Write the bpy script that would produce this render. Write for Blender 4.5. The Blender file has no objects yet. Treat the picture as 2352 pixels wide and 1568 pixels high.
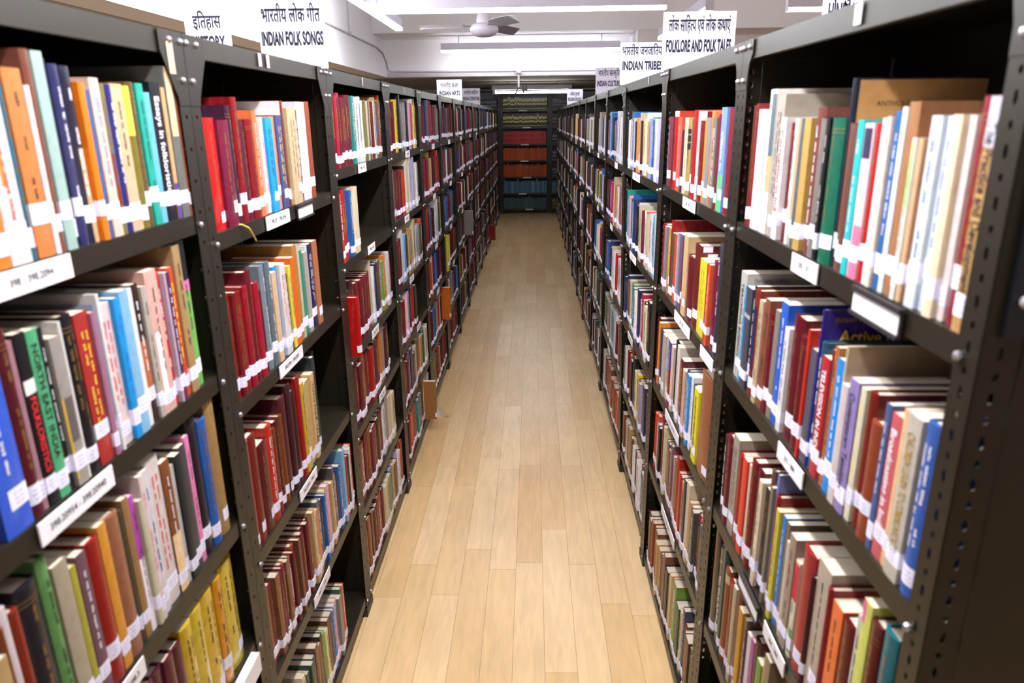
import bpy, bmesh, math, random
from mathutils import Vector, Matrix
C = bpy.context.scene.collection
SC = bpy.context.scene
random.seed(7)

# ---------------------------------------------------------------- camera
cam_d = bpy.data.cameras.new('camera')
cam = bpy.data.objects.new('camera', cam_d); C.objects.link(cam)
RI = Vector((0.99956378, 0.02742673, -0.01095532)); UP = Vector((0.00223565, 0.29961107, 0.95405881)); FW = Vector((-0.02944905, 0.95366712, -0.29941906))
CAM_Z = 1.8915
cam.matrix_world = Matrix(((RI.x, UP.x, -FW.x, 0), (RI.y, UP.y, -FW.y, 0), (RI.z, UP.z, -FW.z, CAM_Z), (0, 0, 0, 1)))
cam_d.sensor_width = 36.0
cam_d.lens = 1637.7 / 2352 * 36.0
cam_d.clip_start = 0.05
cam_d.dof.use_dof = True
cam_d.dof.focus_distance = 4.2
cam_d.dof.aperture_fstop = 4.2
SC.camera = cam

# ---------------------------------------------------------------- world, exposure
world = bpy.data.worlds.new('world'); SC.world = world; world.use_nodes = True
bg = world.node_tree.nodes['Background']; bg.inputs[0].default_value = (0.9, 0.95, 1.0, 1); bg.inputs[1].default_value = 0.03
SC.view_settings.view_transform = 'Standard'; SC.view_settings.look = 'None'
SC.view_settings.exposure = 0.5; SC.view_settings.gamma = 1.0; SC.view_settings.use_curve_mapping = False
LAMP = 70.0          # emission of the near LED battens
FAR_LAMP = 21.0      # emission of the battens past the sixth metre
TUBE = 30.0          # emission of the far fluorescent tube

AL, AR, H = 0.6624, 0.4815, 2.05      # aisle faces of the two rack rows, rack height
DEPTH = 0.38

# ---------------------------------------------------------------- helpers
def srgb(h):
    v = [int(h[i:i+2], 16) / 255 for i in (0, 2, 4)]
    return tuple(c / 12.92 if c <= .04045 else ((c + .055) / 1.055) ** 2.4 for c in v)

def new_mat(name, col=(.8, .8, .8), rough=.5, metal=0., emit=None, coat=0.):
    m = bpy.data.materials.new(name); m.use_nodes = True
    b = m.node_tree.nodes['Principled BSDF']
    b.inputs['Base Color'].default_value = (*col, 1); b.inputs['Roughness'].default_value = rough
    b.inputs['Metallic'].default_value = metal; b.inputs['Coat Weight'].default_value = coat
    if emit:
        b.inputs['Emission Color'].default_value = (*emit[0], 1); b.inputs['Emission Strength'].default_value = emit[1]
    return m

def noisy(m, col_from, scale=30., amount=.25, dark=.6, detail=4., bump=0., stretch=(1, 1, 1)):
    """wear: mixes the base colour with a darker tone by a noise in object space"""
    nt = m.node_tree; N = nt.nodes; L = nt.links; b = N['Principled BSDF']
    tc = N.new('ShaderNodeTexCoord'); mp = N.new('ShaderNodeMapping'); mp.inputs['Scale'].default_value = stretch
    no = N.new('ShaderNodeTexNoise'); no.inputs['Scale'].default_value = scale; no.inputs['Detail'].default_value = detail
    L.new(tc.outputs['Object'], mp.inputs['Vector']); L.new(mp.outputs[0], no.inputs['Vector'])
    mr = N.new('ShaderNodeMapRange'); mr.inputs['From Min'].default_value = .45; mr.inputs['From Max'].default_value = .75
    mr.inputs['To Max'].default_value = amount
    L.new(no.outputs['Fac'], mr.inputs['Value'])
    mx = N.new('ShaderNodeMix'); mx.data_type = 'RGBA'
    L.new(mr.outputs[0], mx.inputs['Factor'])
    if isinstance(col_from, tuple):
        mx.inputs['A'].default_value = (*col_from, 1); mx.inputs['B'].default_value = (*[c * dark for c in col_from], 1)
    else:
        L.new(col_from, mx.inputs['A'])
        sc = N.new('ShaderNodeMix'); sc.data_type = 'RGBA'; sc.blend_type = 'MULTIPLY'; sc.inputs['Factor'].default_value = 1
        L.new(col_from, sc.inputs['A']); sc.inputs['B'].default_value = (dark, dark, dark, 1)
        L.new(sc.outputs['Result'], mx.inputs['B'])
    L.new(mx.outputs['Result'], b.inputs['Base Color'])
    if bump:
        bp = N.new('ShaderNodeBump'); bp.inputs['Strength'].default_value = bump; bp.inputs['Distance'].default_value = .002
        L.new(no.outputs['Fac'], bp.inputs['Height']); L.new(bp.outputs[0], b.inputs['Normal'])
    return m

class MB:
    """collects shapes, builds ONE mesh object"""
    def __init__(s): s.v = []; s.f = []; s.mi = []; s.col = []
    def add(s, vs, fs, mi=0, col=None):
        o = len(s.v); s.v += [tuple(p) for p in vs]; s.f += [tuple(i + o for i in f) for f in fs]
        s.mi += [mi] * len(fs)
        if col is not None: s.col += [col] * len(fs)
    def box(s, x0, x1, y0, y1, z0, z1, mi=0, col=None):
        x0, x1 = min(x0, x1), max(x0, x1); y0, y1 = min(y0, y1), max(y0, y1); z0, z1 = min(z0, z1), max(z0, z1)
        vs = [(x0, y0, z0), (x1, y0, z0), (x1, y1, z0), (x0, y1, z0), (x0, y0, z1), (x1, y0, z1), (x1, y1, z1), (x0, y1, z1)]
        s.add(vs, [(0, 3, 2, 1), (4, 5, 6, 7), (0, 1, 5, 4), (1, 2, 6, 5), (2, 3, 7, 6), (3, 0, 4, 7)], mi, col)
    def prism(s, poly, z0, z1, mi=0, col=None):
        n = len(poly)
        a = sum(poly[i][0] * poly[(i+1) % n][1] - poly[(i+1) % n][0] * poly[i][1] for i in range(n))
        if a < 0: poly = poly[::-1]
        vs = [(p[0], p[1], z0) for p in poly] + [(p[0], p[1], z1) for p in poly]
        fs = [tuple(range(n))[::-1], tuple(range(n, 2 * n))] + [(i, (i+1) % n, n + (i+1) % n, n + i) for i in range(n)]
        s.add(vs, fs, mi, col)
    def tube(s, pts, r, n=8, mi=0):
        pts = [Vector(p) for p in pts]; rings = []
        for i, p in enumerate(pts):
            d = (pts[min(i+1, len(pts)-1)] - pts[max(i-1, 0)]).normalized()
            a = Vector((0, 0, 1)) if abs(d.z) < .9 else Vector((1, 0, 0))
            u = d.cross(a).normalized(); w = d.cross(u)
            rr = r[i] if isinstance(r, (list, tuple)) else r
            rings.append([p + (u * math.cos(2*math.pi*k/n) + w * math.sin(2*math.pi*k/n)) * rr for k in range(n)])
        vs = [q for g in rings for q in g]; fs = []
        for i in range(len(pts)-1):
            for k in range(n): fs.append((i*n+k, i*n+(k+1) % n, (i+1)*n+(k+1) % n, (i+1)*n+k))
        fs.append(tuple(range(n))[::-1]); fs.append(tuple((len(pts)-1)*n + k for k in range(n)))
        s.add(vs, fs, mi)
    def lathe(s, prof, cx, cy, n=32, mi=0):
        vs = []; fs = []
        for r, z in prof:
            for k in range(n): vs.append((cx + r*math.cos(2*math.pi*k/n), cy + r*math.sin(2*math.pi*k/n), z))
        for i in range(len(prof)-1):
            for k in range(n): fs.append((i*n+k, i*n+(k+1) % n, (i+1)*n+(k+1) % n, (i+1)*n+k))
        s.add(vs, fs, mi)
    def mesh(s, name, mats, smooth=False):
        me = bpy.data.meshes.new(name); me.from_pydata(s.v, [], s.f)
        for m in (mats if isinstance(mats, (list, tuple)) else [mats]): me.materials.append(m)
        if any(s.mi): me.polygons.foreach_set('material_index', s.mi)
        if smooth: me.polygons.foreach_set('use_smooth', [True] * len(s.f))
        if s.col:
            at = me.color_attributes.new('col', 'FLOAT_COLOR', 'CORNER'); buf = []
            for f, c in zip(s.f, s.col): buf += [c[0], c[1], c[2], 1.] * len(f)
            at.data.foreach_set('color', buf)
        me.update(); return me
    def build(s, name, mats, parent=None, loc=None, smooth=False):
        return link(name, s.mesh(name, mats, smooth), parent, loc)

def link(name, me, parent=None, loc=None):
    o = bpy.data.objects.new(name, me); C.objects.link(o)
    if parent: o.parent = parent
    if loc: o.location = loc
    return o

def tag(o, label=None, cat=None, group=None, kind=None):
    if label: o['label'] = label
    if cat: o['category'] = cat
    if group: o['group'] = group
    if kind: o['kind'] = kind
    return o

def empty(name, loc=(0, 0, 0), rz=0.):
    o = bpy.data.objects.new(name, None); C.objects.link(o); o.location = loc; o.rotation_euler = (0, 0, rz); return o

def text_mesh(body, weight=0.):
    """glyph outlines of one run of text, height about 1 per size unit, origin at the baseline start"""
    cu = bpy.data.curves.new('run', 'FONT'); cu.body = body; cu.size = 1.; cu.offset = weight; cu.resolution_u = 3
    o = bpy.data.objects.new('run', cu); C.objects.link(o)
    dg = bpy.context.evaluated_depsgraph_get()
    me = bpy.data.meshes.new_from_object(o.evaluated_get(dg)); w = o.dimensions.x
    bpy.data.objects.remove(o); bpy.data.curves.remove(cu)
    vs = [v.co.copy() for v in me.vertices]; fs = [tuple(p.vertices) for p in me.polygons]
    bpy.data.meshes.remove(me)
    return vs, fs

# ---------------------------------------------------------------- materials
M = {}
M['steel'] = noisy(new_mat('olive_steel_paint', srgb('262116'), .38, .15), srgb('262116'), 9., .5, .72, 6.)
M['steel_old'] = noisy(new_mat('dark_steel_paint', srgb('252018'), .42, .15), srgb('252018'), 11., .5, .7, 6.)
M['bolt'] = new_mat('zinc_bolt', srgb('a9a7ac'), .35, .8)
M['card'] = noisy(new_mat('label_card', srgb('e9e4e6'), .6), srgb('e9e4e6'), 20., .2, .85)
M['tab'] = new_mat('worn_number_tab', srgb('b5aaa6'), .6)
M['sign'] = new_mat('white_sign_board', srgb('e4deec'), .6)
M['ink'] = new_mat('black_ink', srgb('15132a'), .6)
M['sticker'] = new_mat('call_number_sticker', srgb('e9e6f6'), .55)
M['sticker_ink'] = new_mat('sticker_print', srgb('b9b4cf'), .6)
M['paper'] = noisy(new_mat('book_pages', srgb('d3c3ad'), .8), srgb('d3c3ad'), 60., .5, .75, 3., stretch=(1, 60, 1))
M['gold'] = new_mat('gold_foil', srgb('8f6a34'), .4, .3)
M['inkw'] = new_mat('white_print', srgb('e6e0e4'), .5)
M['inkk'] = new_mat('black_print', srgb('1c181c'), .5)
M['inkr'] = new_mat('red_print', srgb('d8222a'), .5)
M['inky'] = new_mat('yellow_print', srgb('e8cc38'), .5)
M['inkp'] = new_mat('pink_print', srgb('d85aa8'), .5)
M['inkb'] = new_mat('blue_print', srgb('3a5aa8'), .5)
M['inko'] = new_mat('ochre_print', srgb('94742c'), .5)
INK = {'g': 'gold', 'w': 'inkw', 'k': 'inkk', 'r': 'inkr', 'y': 'inky', 'p': 'inkp', 'b': 'inkb', 'o': 'inko'}
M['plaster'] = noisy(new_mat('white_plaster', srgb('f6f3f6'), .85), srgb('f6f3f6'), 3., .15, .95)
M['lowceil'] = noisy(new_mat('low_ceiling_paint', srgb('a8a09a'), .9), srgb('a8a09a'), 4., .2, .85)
M['lamp_body'] = new_mat('white_powder_coat', srgb('dcd8e6'), .45)
M['tube'] = new_mat('fluorescent_tube', (1, 1, 1), .5, emit=((.95, 1., .93), TUBE))
M['fan'] = new_mat('fan_enamel', srgb('b3abb6'), .35)
M['fan_dark'] = new_mat('fan_blade_enamel', srgb('918b91'), .4)
M['pvc'] = new_mat('white_pvc', srgb('bdb8ba'), .5)
M['black_plate'] = new_mat('blue_black_plate', srgb('14171f'), .3)
M['dark_iron'] = new_mat('dark_iron', srgb('3a3638'), .5, .5)
M['ribbon'] = new_mat('yellow_ribbon', srgb('d3b544'), .6)

def book_material(name, rough, coat, amount, src, scuff=.14):
    m = new_mat(name, (.5, .5, .5), rough, coat=coat)
    m.node_tree.nodes['Principled BSDF'].inputs['Coat Roughness'].default_value = .12
    m.node_tree.nodes['Principled BSDF'].inputs['Specular IOR Level'].default_value = .3
    n = m.node_tree.nodes.new('ShaderNodeObjectInfo' if src == 'o' else 'ShaderNodeAttribute')
    if src != 'o': n.attribute_name = 'col'
    nt = m.node_tree; N = nt.nodes; L = nt.links
    tc = N.new('ShaderNodeTexCoord'); mp = N.new('ShaderNodeMapping'); mp.inputs['Scale'].default_value = (1, 1, .3)
    no = N.new('ShaderNodeTexNoise'); no.inputs['Scale'].default_value = 38.; no.inputs['Detail'].default_value = 8.; no.inputs['Roughness'].default_value = .7
    L.new(tc.outputs['Object'], mp.inputs['Vector']); L.new(mp.outputs[0], no.inputs['Vector'])
    mr = N.new('ShaderNodeMapRange'); mr.inputs['From Min'].default_value = .52; mr.inputs['From Max'].default_value = .75; mr.inputs['To Max'].default_value = scuff
    L.new(no.outputs['Fac'], mr.inputs['Value'])
    mx = N.new('ShaderNodeMix'); mx.data_type = 'RGBA'; L.new(mr.outputs[0], mx.inputs['Factor'])
    L.new(n.outputs['Color'], mx.inputs['A']); mx.inputs['B'].default_value = (.5, .45, .4, 1)
    return noisy(m, mx.outputs['Result'], 55., amount, .55, 6., .15)
M['cloth'] = book_material('book_cloth', .34, .12, .45, 'o')
M['cover'] = book_material('printed_cover', .42, .1, .35, 'o')
M['jacket'] = book_material('plastic_jacket', .3, .8, .5, 'o')
M['stuff'] = book_material('book_covers', .42, .1, .4, 'a', .12)

# floor: laminate planks along the aisle
def floor_material():
    m = new_mat('maple_laminate', (.7, .5, .3), .3)
    nt = m.node_tree; N = nt.nodes; L = nt.links; b = N['Principled BSDF']
    tc = N.new('ShaderNodeTexCoord'); sp = N.new('ShaderNodeSeparateXYZ'); L.new(tc.outputs['Object'], sp.inputs[0])
    def mth(op, a, b=None):
        n = N.new('ShaderNodeMath'); n.operation = op
        for k, q in ((0, a), (1, b)):
            if q is None: continue
            if isinstance(q, (int, float)): n.inputs[k].default_value = q
            else: L.new(q, n.inputs[k])
        return n.outputs[0]
    xo = mth('ADD', sp.outputs['X'], .545 + .117 * 60)
    row = mth('FLOOR', mth('DIVIDE', xo, .117))
    wn = N.new('ShaderNodeTexWhiteNoise'); wn.noise_dimensions = '1D'; L.new(row, wn.inputs['W'])
    yo = mth('ADD', mth('ADD', sp.outputs['Y'], 40.), mth('MULTIPLY', wn.outputs['Value'], .93))
    mp = N.new('ShaderNodeCombineXYZ'); L.new(yo, mp.inputs['X']); L.new(xo, mp.inputs['Y'])
    br = N.new('ShaderNodeTexBrick')
    br.offset = 0.; br.offset_frequency = 1; br.squash = 1.; br.squash_frequency = 2
    br.inputs['Scale'].default_value = 1.; br.inputs['Mortar Size'].default_value = .0011; br.inputs['Mortar Smooth'].default_value = .3
    br.inputs['Brick Width'].default_value = .93; br.inputs['Row Height'].default_value = .117; br.inputs['Bias'].default_value = -.15
    br.inputs['Color1'].default_value = (*srgb('e9c898'), 1); br.inputs['Color2'].default_value = (*srgb('d8ae76'), 1)
    br.inputs['Mortar'].default_value = (*srgb('a8845a'), 1)
    L.new(mp.outputs[0], br.inputs['Vector'])
    mp2 = N.new('ShaderNodeMapping'); mp2.inputs['Scale'].default_value = (9, 1.1, 1)
    L.new(tc.outputs['Object'], mp2.inputs['Vector'])
    no = N.new('ShaderNodeTexNoise'); no.inputs['Scale'].default_value = 3.5; no.inputs['Detail'].default_value = 7; no.inputs['Distortion'].default_value = 1.2
    L.new(mp2.outputs[0], no.inputs['Vector'])
    mr = N.new('ShaderNodeMapRange'); mr.inputs['From Min'].default_value = .35; mr.inputs['From Max'].default_value = .75; mr.inputs['To Min'].default_value = 1.04; mr.inputs['To Max'].default_value = .86
    L.new(no.outputs['Fac'], mr.inputs['Value'])
    no2 = N.new('ShaderNodeTexNoise'); no2.inputs['Scale'].default_value = 2.2; no2.inputs['Detail'].default_value = 5
    L.new(tc.outputs['Object'], no2.inputs['Vector'])
    mr2 = N.new('ShaderNodeMapRange'); mr2.inputs['From Min'].default_value = .4; mr2.inputs['From Max'].default_value = .8; mr2.inputs['To Min'].default_value = 1.; mr2.inputs['To Max'].default_value = .87
    L.new(no2.outputs['Fac'], mr2.inputs['Value'])
    mu = N.new('ShaderNodeMath'); mu.operation = 'MULTIPLY'; L.new(mr.outputs[0], mu.inputs[0]); L.new(mr2.outputs[0], mu.inputs[1])
    mx = N.new('ShaderNodeMix'); mx.data_type = 'RGBA'; mx.blend_type = 'MULTIPLY'; mx.inputs['Factor'].default_value = 1.
    L.new(br.outputs['Color'], mx.inputs['A']); L.new(mu.outputs[0], mx.inputs['B']); L.new(mx.outputs['Result'], b.inputs['Base Color'])
    return m
M['floor'] = floor_material()

# ---------------------------------------------------------------- the room
def struct(name, mb, mat, label=None):
    o = mb.build(name, mat); o['kind'] = 'structure'; return o
XL, XR, YB, YN, ZC, ZLOW, XW, YW = -4.6, 6.6, 15.75, -3.6, 3.3, 2.457, -2.07, 10.8
m = MB(); m.box(XL, XR, YN, YB, -.1, 0); struct('floor', m, M['floor'])
m = MB(); m.box(XW - .25, XR, YN, YW, ZC, ZC + .1); struct('ceiling', m, M['plaster'])
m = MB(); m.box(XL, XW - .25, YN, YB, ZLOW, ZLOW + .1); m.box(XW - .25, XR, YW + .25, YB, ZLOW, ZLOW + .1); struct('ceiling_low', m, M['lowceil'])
m = MB(); m.box(XW - .25, XW, YN, YW + .25, ZLOW, ZC); struct('wall_left_bulkhead', m, M['plaster'])
m = MB(); m.box(XW, XR, YW, YW + .25, ZLOW, ZC); struct('wall_far_bulkhead', m, M['plaster'])
m = MB(); m.box(XW, XR, 9.95, YW, 2.95, ZC); struct('beam_cross', m, M['plaster'])
m = MB(); m.box(1.36, 1.78, 10.0, YW, 0, 2.95); struct('column_far', m, M['plaster'])
m = MB(); m.box(XL - .1, XL, YN, YB, 0, ZC); struct('wall_left', m, M['plaster'])
m = MB(); m.box(XR, XR + .1, YN, YB, 0, ZC); struct('wall_right', m, M['plaster'])
m = MB(); m.box(XL, XR, YB, YB + .1, 0, ZC); struct('wall_far', m, M['plaster'])
m = MB(); m.box(XL, XR, YN - .1, YN, 0, ZC); struct('wall_near', m, M['plaster'])
m = MB(); m.box(XW, XR, YW - .03, YW, 2.457, 2.487); m.box(XW, XR, YW - .015, YW, 2.487, 2.505); struct('trim_1', m, M['pvc'])

# ---------------------------------------------------------------- lamps
LEDM = {}
def led(p):
    if p not in LEDM: LEDM[p] = new_mat('led_diffuser', (1, 1, 1), .5, emit=((.93, .95, 1.), p))
    return LEDM[p]
def batten(loc, along, label, power, length=2.4, rods=True, top=ZC):
    """suspended LED batten: body, diffuser, rods"""
    t = empty('led_batten', loc, 0. if along == 'x' else math.pi / 2); tag(t, label, 'ceiling light', 'LED battens under the ceiling')
    h = length / 2
    b = MB(); b.prism([(-h, -.034), (h, -.034), (h, .034), (-h, .034)], .03, .115); b.build('body', M['lamp_body'], t)
    d = MB(); d.prism([(-h + .002, -.03), (h - .002, -.03), (h - .002, .03), (-h + .002, .03)], 0, .03); d.build('diffuser', led(power), t)
    for s in (-1, 1):
        r = MB(); r.tube([(s * h * .8, 0, .115), (s * h * .8, 0, top - loc[2])], .004, 6); r.build('rod', M['dark_iron'], t)
    for s in (-1, 1):
        e = MB(); e.box(s * h, s * (h + .004), -.035, .035, .0, .117); e.build('end_cap', M['lamp_body'], t)
    return t
batten((-.085, 6.55, 2.74), 'x', 'long white LED batten hanging crosswise in front of the ceiling fan', FAR_LAMP)
batten((-.03, 10.35, 2.74), 'x', 'white LED batten under the far beam, behind the ceiling fan', FAR_LAMP * 1.0, top=2.95)
batten((-1.36, 6.67, 2.75), 'y', 'LED batten running lengthwise beside the white bulkhead', FAR_LAMP * 3.2)
batten((3.40, 6.8, 2.74), 'x', 'LED batten hanging crosswise over the next aisle', FAR_LAMP)
batten((1.50, 7.85, 2.74), 'y', 'LED batten running lengthwise behind the FOLKLORE AND FOLK TALES sign', FAR_LAMP)
batten((-.085, 2.95, 2.74), 'x', 'LED batten hanging crosswise above the near racks', LAMP * .45)
batten((-1.36, 2.9, 2.75), 'y', 'LED batten running lengthwise above the near folk songs rack', LAMP * .85)
batten((1.50, 3.2, 2.74), 'y', 'LED batten running lengthwise above the near folk tales rack', LAMP * .5)
batten((-.085, 1.5, 2.74), 'y', 'LED batten running lengthwise over the middle of the near aisle', LAMP * 1.45)  # added fill light for the near floor, batten-shaped and out of view

t = empty('tube_light', (-.01, 12.5, 2.27)); tag(t, 'old fluorescent tube light under the low ceiling at the aisle end', 'ceiling light')
b = MB(); b.box(-.66, .66, -.05, .05, .06, .13); b.build('body', M['lamp_body'], t)
d = MB(); d.tube([(-.6, 0, .02), (.6, 0, .02)], .019, 10); d.build('tube', M['tube'], t)
for s in (-1, 1):
    e = MB(); e.box(s * .6, s * .645, -.02, .02, -.01, .07); e.build('lamp_holder', M['pvc'], t)
    r = MB(); r.tube([(s * .4, 0, .13), (s * .4, 0, ZLOW - 2.27)], .004, 6); r.build('rod', M['dark_iron'], t)

# ---------------------------------------------------------------- ceiling fan
FX, FY, FZ = -.455, 7.3, 2.62
t = empty('ceiling_fan', (FX, FY, FZ)); tag(t, 'pale grey three-blade ceiling fan hanging over the aisle', 'fan')
m = MB(); m.lathe([(.001, 0), (.06, .004), (.105, .02), (.132, .05), (.135, .075), (.125, .1), (.1, .118), (.001, .12)], 0, 0, 40); m.build('motor', M['fan'], t, smooth=True)
m = MB(); m.lathe([(.07, .118), (.072, .15), (.066, .19), (.045, .215), (.014, .235), (.014, .24)], 0, 0, 32); m.build('canopy_cup', M['fan'], t, smooth=True)
m = MB(); m.tube([(0, 0, .23), (0, 0, ZC - FZ)], .013, 12); m.build('rod', M['fan'], t)
for a in (-59, 61, 181):
    ra = math.radians(a); ca, sa = math.cos(ra), math.sin(ra)
    st = [(.10, .03, .095, 0), (.16, .035, .1, 0), (.2, .06, .102, 0), (.3, .066, .1, 0), (.45, .068, .098, 0), (.57, .062, .096, 0), (.605, .035, .095, 0)]
    vs = []; fs = []
    for r_, w_, z_, _ in st:
        for s, dz in ((-1, -.024), (1, .024)):
            for th in (0, .004):
                vs.append((ca * r_ - sa * s * w_, sa * r_ + ca * s * w_, z_ + (-dz if r_ > .17 else 0) + th))
    n = len(st)
    for i in range(n - 1):
        q = 4 * i; p = q + 4
        fs += [(q, q + 2, p + 2, p), (q + 1, p + 1, p + 3, q + 3), (q, p, p + 1, q + 1), (q + 2, q + 3, p + 3, p + 2)]
    fs += [(0, 1, 3, 2), (4*n-4, 4*n-2, 4*n-1, 4*n-3)]
    b = MB(); b.add(vs, fs); b.build('blade', M['fan_dark'], t)

# ---------------------------------------------------------------- conduits and small fittings
m = MB(); m.tube([(XW + .012, 1.2, 2.825), (XW + .012, 7.7, 2.815), (XW + .012, 10.1, 2.80), (XW + .012, 10.5, 2.76), (XW + .012, 10.72, 2.66), (XW + .014, 10.77, 2.58), (XW + .03, 10.785, 2.54), (XW + .1, 10.785, 2.53), (-.3, 10.785, 2.525), (1.36, 10.785, 2.52)], .011, 8)
o = m.build('conduit_pipe', M['pvc'], smooth=True); tag(o, 'white electrical conduit pipe along the bulkhead and far beam', 'pipe')
m = MB(); m.tube([(XW + .012, 8.66, 2.83), (XW + .012, 8.66, ZC)], .008, 8); m.box(XW + .001, XW + .03, 8.64, 8.68, 2.79, 2.835)
o = m.build('conduit_drop', M['pvc']); tag(o, 'thin vertical conduit dropping down the bulkhead to the pipe', 'pipe')
for k, z in enumerate((2.66, 2.74)):
    m = MB(); m.tube([(1.9, 9.93, z), (6.4, 9.93, z)], .016, 8)
    o = m.build('wall_pipe', M['pvc']); tag(o, ('lower' if k == 0 else 'upper') + ' grey pipe on the wall behind the end rack', 'pipe')
t = empty('hook_bracket', (-.195, 10.74, 2.5)); tag(t, 'white stem with a dark metal hook bracket under the far beam', 'bracket')
m = MB(); m.lathe([(.001, .03), (.035, .02), (.04, 0), (.03, -.02), (.001, -.025)], 0, 0, 16); m.build('rose', M['pvc'], t, smooth=True)
m = MB(); m.tube([(0, 0, -.02), (0, 0, -.2)], .014, 8); m.build('stem', M['pvc'], t)
m = MB(); m.tube([(-.06, 0, -.3), (-.02, 0, -.24), (0, 0, -.19), (.03, 0, -.22), (.09, 0, -.23), (.12, 0, -.2)], .012, 6); m.tube([(.06, 0, -.15), (.07, 0, -.28)], .016, 6); m.tube([(.1, 0, -.17), (.12, 0, -.27)], .012, 6)
m.build('hook', M['dark_iron'], t)

# ---------------------------------------------------------------- racks
def flange(mb, w, Lz, pitch, kind):
    """perforated strip in the local (u, z) plane, 2 mm thick: returns verts (u, t, z) and faces; real holes"""
    n = int(Lz / pitch); e = Lz / n
    for i in range(n):
        z0, z1 = i * e, (i + 1) * e; zc = (z0 + z1) / 2; uc = w / 2
        slot = kind == 'slot' and i % 2 == 0
        rx = .0038 if kind == 'slot' else .0042
        rz = .0085 if slot else (.005 if kind == 'slot' else .0045)
        oct_ = [(uc + rx * math.cos(math.pi / 4 * k), zc + rz * math.sin(math.pi / 4 * k)) for k in range(8)]
        rec = [(w, zc), (w, z1), (uc, z1), (0, z1), (0, zc), (0, z0), (uc, z0), (w, z0)]
        vs = []
        for t in (0., .002):
            vs += [(p[0], t, p[1]) for p in oct_] + [(p[0], t, p[1]) for p in rec]
        fs = []
        for k in range(8):
            j = (k + 1) % 8
            fs += [(k, j, 8 + j, 8 + k), (16 + k, 24 + k, 24 + j, 16 + j), (k, 16 + k, 16 + j, j)]
        fs += [(15, 8, 24, 31), (8, 9, 25, 24), (11, 12, 28, 27), (12, 13, 29, 28)]
        mb.add(vs, fs)

UPR = {}
def upright_mesh(side, end, style):
    """slotted angle: origin at the aisle face, outer corner (seam), z 0. side -1 left row, +1 right row; end 'near' or 'far'"""
    k = (side, end, style)
    if k in UPR: return UPR[k]
    a, b = MB(), MB(); w = .043
    flange(a, w, H, .026 if style == 'slot' else .06, style); flange(b, w, H, .026 if style == 'slot' else .06, style)
    sy = 1 if end == 'near' else -1
    mb = MB()
    mb.add([(side * t, sy * u, z) for u, t, z in a.v], a.f)
    mb.add([(side * u, sy * t, z) for u, t, z in b.v], b.f)
    UPR[k] = mb.mesh('upright', M['steel'] if style == 'slot' else M['steel_old'])
    return UPR[k]

def bolts_mesh(side, end, levels, style):
    mb = MB(); sy = 1 if end == 'near' else -1
    zs = [(z - .02, .031) for z in levels] + [(H - .016, .012), (H - .016, .055), (H - .085, .02)]
    out = []
    for z, u in zs:
        mb = MB()
        n = 6 if style == 'slot' else 10; r = .0062
        prof = [(r, 0), (r, .004), (r * .75, .0065), (r * .2, .0075)] if style == 'slot' else [(r, 0), (r * .9, .003), (r * .6, .0052), (.0008, .006)]
        vs = []; fs = []
        for rr, d in prof:
            for k in range(n): vs.append((-side * (.0012 + d), sy * u + rr * math.cos(2*math.pi*k/n), z + rr * math.sin(2*math.pi*k/n)))
        for i in range(len(prof) - 1):
            for k in range(n): fs.append((i*n+k, i*n+(k+1) % n, (i+1)*n+(k+1) % n, (i+1)*n+k))
        fs.append(tuple((len(prof)-1)*n + k for k in range(n)))
        mb.add(vs, fs); out.append(mb)
    return out

SHELF = {}
def shelf_mesh(side, w, top):
    k = (side, round(w, 3), top)
    if k in SHELF: return SHELF[k]
    mb = MB(); s = side; D = DEPTH; lip = .04 if top else .036
    mb.box(s * .003, s * D, .003, w - .003, -.002, 0)
    mb.box(s * .003, s * .005, .003, w - .003, -lip, -.002)
    mb.box(s * .005, s * .016, .003, w - .003, -lip, -lip + .0015)
    mb.box(s * (D - .002), s * D, .003, w - .003, -lip, -.002)
    for y in (.003, w - .005): mb.box(s * .005, s * (D - .002), y, y + .002, -lip, -.002)
    SHELF[k] = mb.mesh('shelf', M['steel']); return SHELF[k]

def gusset_mesh(side, end, style):
    mb = MB(); sy = 1 if end == 'near' else -1
    if style == 'slot': pl = [(.001, H), (.072, H), (.072, H - .03), (.052, H - .05), (.044, H - .075), (.043, H - .105), (.001, H - .105)]
    else: pl = [(.001, H), (.092, H), (.092, H - .036), (.046, H - .115), (.043, H - .13), (.001, H - .13)]
    vs = []; n = len(pl)
    for x in (-.0014, 0.): vs += [(side * x, sy * u, z) for u, z in pl]
    mb.add(vs, [tuple(range(n)), tuple(range(n, 2*n))[::-1]] + [(i, (i+1) % n, n + (i+1) % n, n + i) for i in range(n)])
    return mb

def card(parent, side, y0, y1, z1, text, name='shelf_label', h=.034, mat='card', out=.0025):
    """paper card on a shelf lip with its printed numbers"""
    w = y1 - y0
    mb = MB(); mb.box(-side * .0002, -side * out, y0, y1, z1 - h, z1)
    c = mb.build(name, M[mat], parent)
    if text:
        vs, fs = text_mesh(text, .012)
        x0 = min(v.x for v in vs); x1 = max(v.x for v in vs); sc = min(w * .8 / (x1 - x0), h * .42)
        tm = MB(); cy, cz = (y0 + y1) / 2, z1 - h * .62
        tm.add([(-side * (out + .0004), cy - side * (v.x - (x0 + x1) / 2) * sc, cz + v.y * sc) for v in vs], fs)
        tm.build('printed_numbers', M['ink'], c)
    return c

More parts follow.
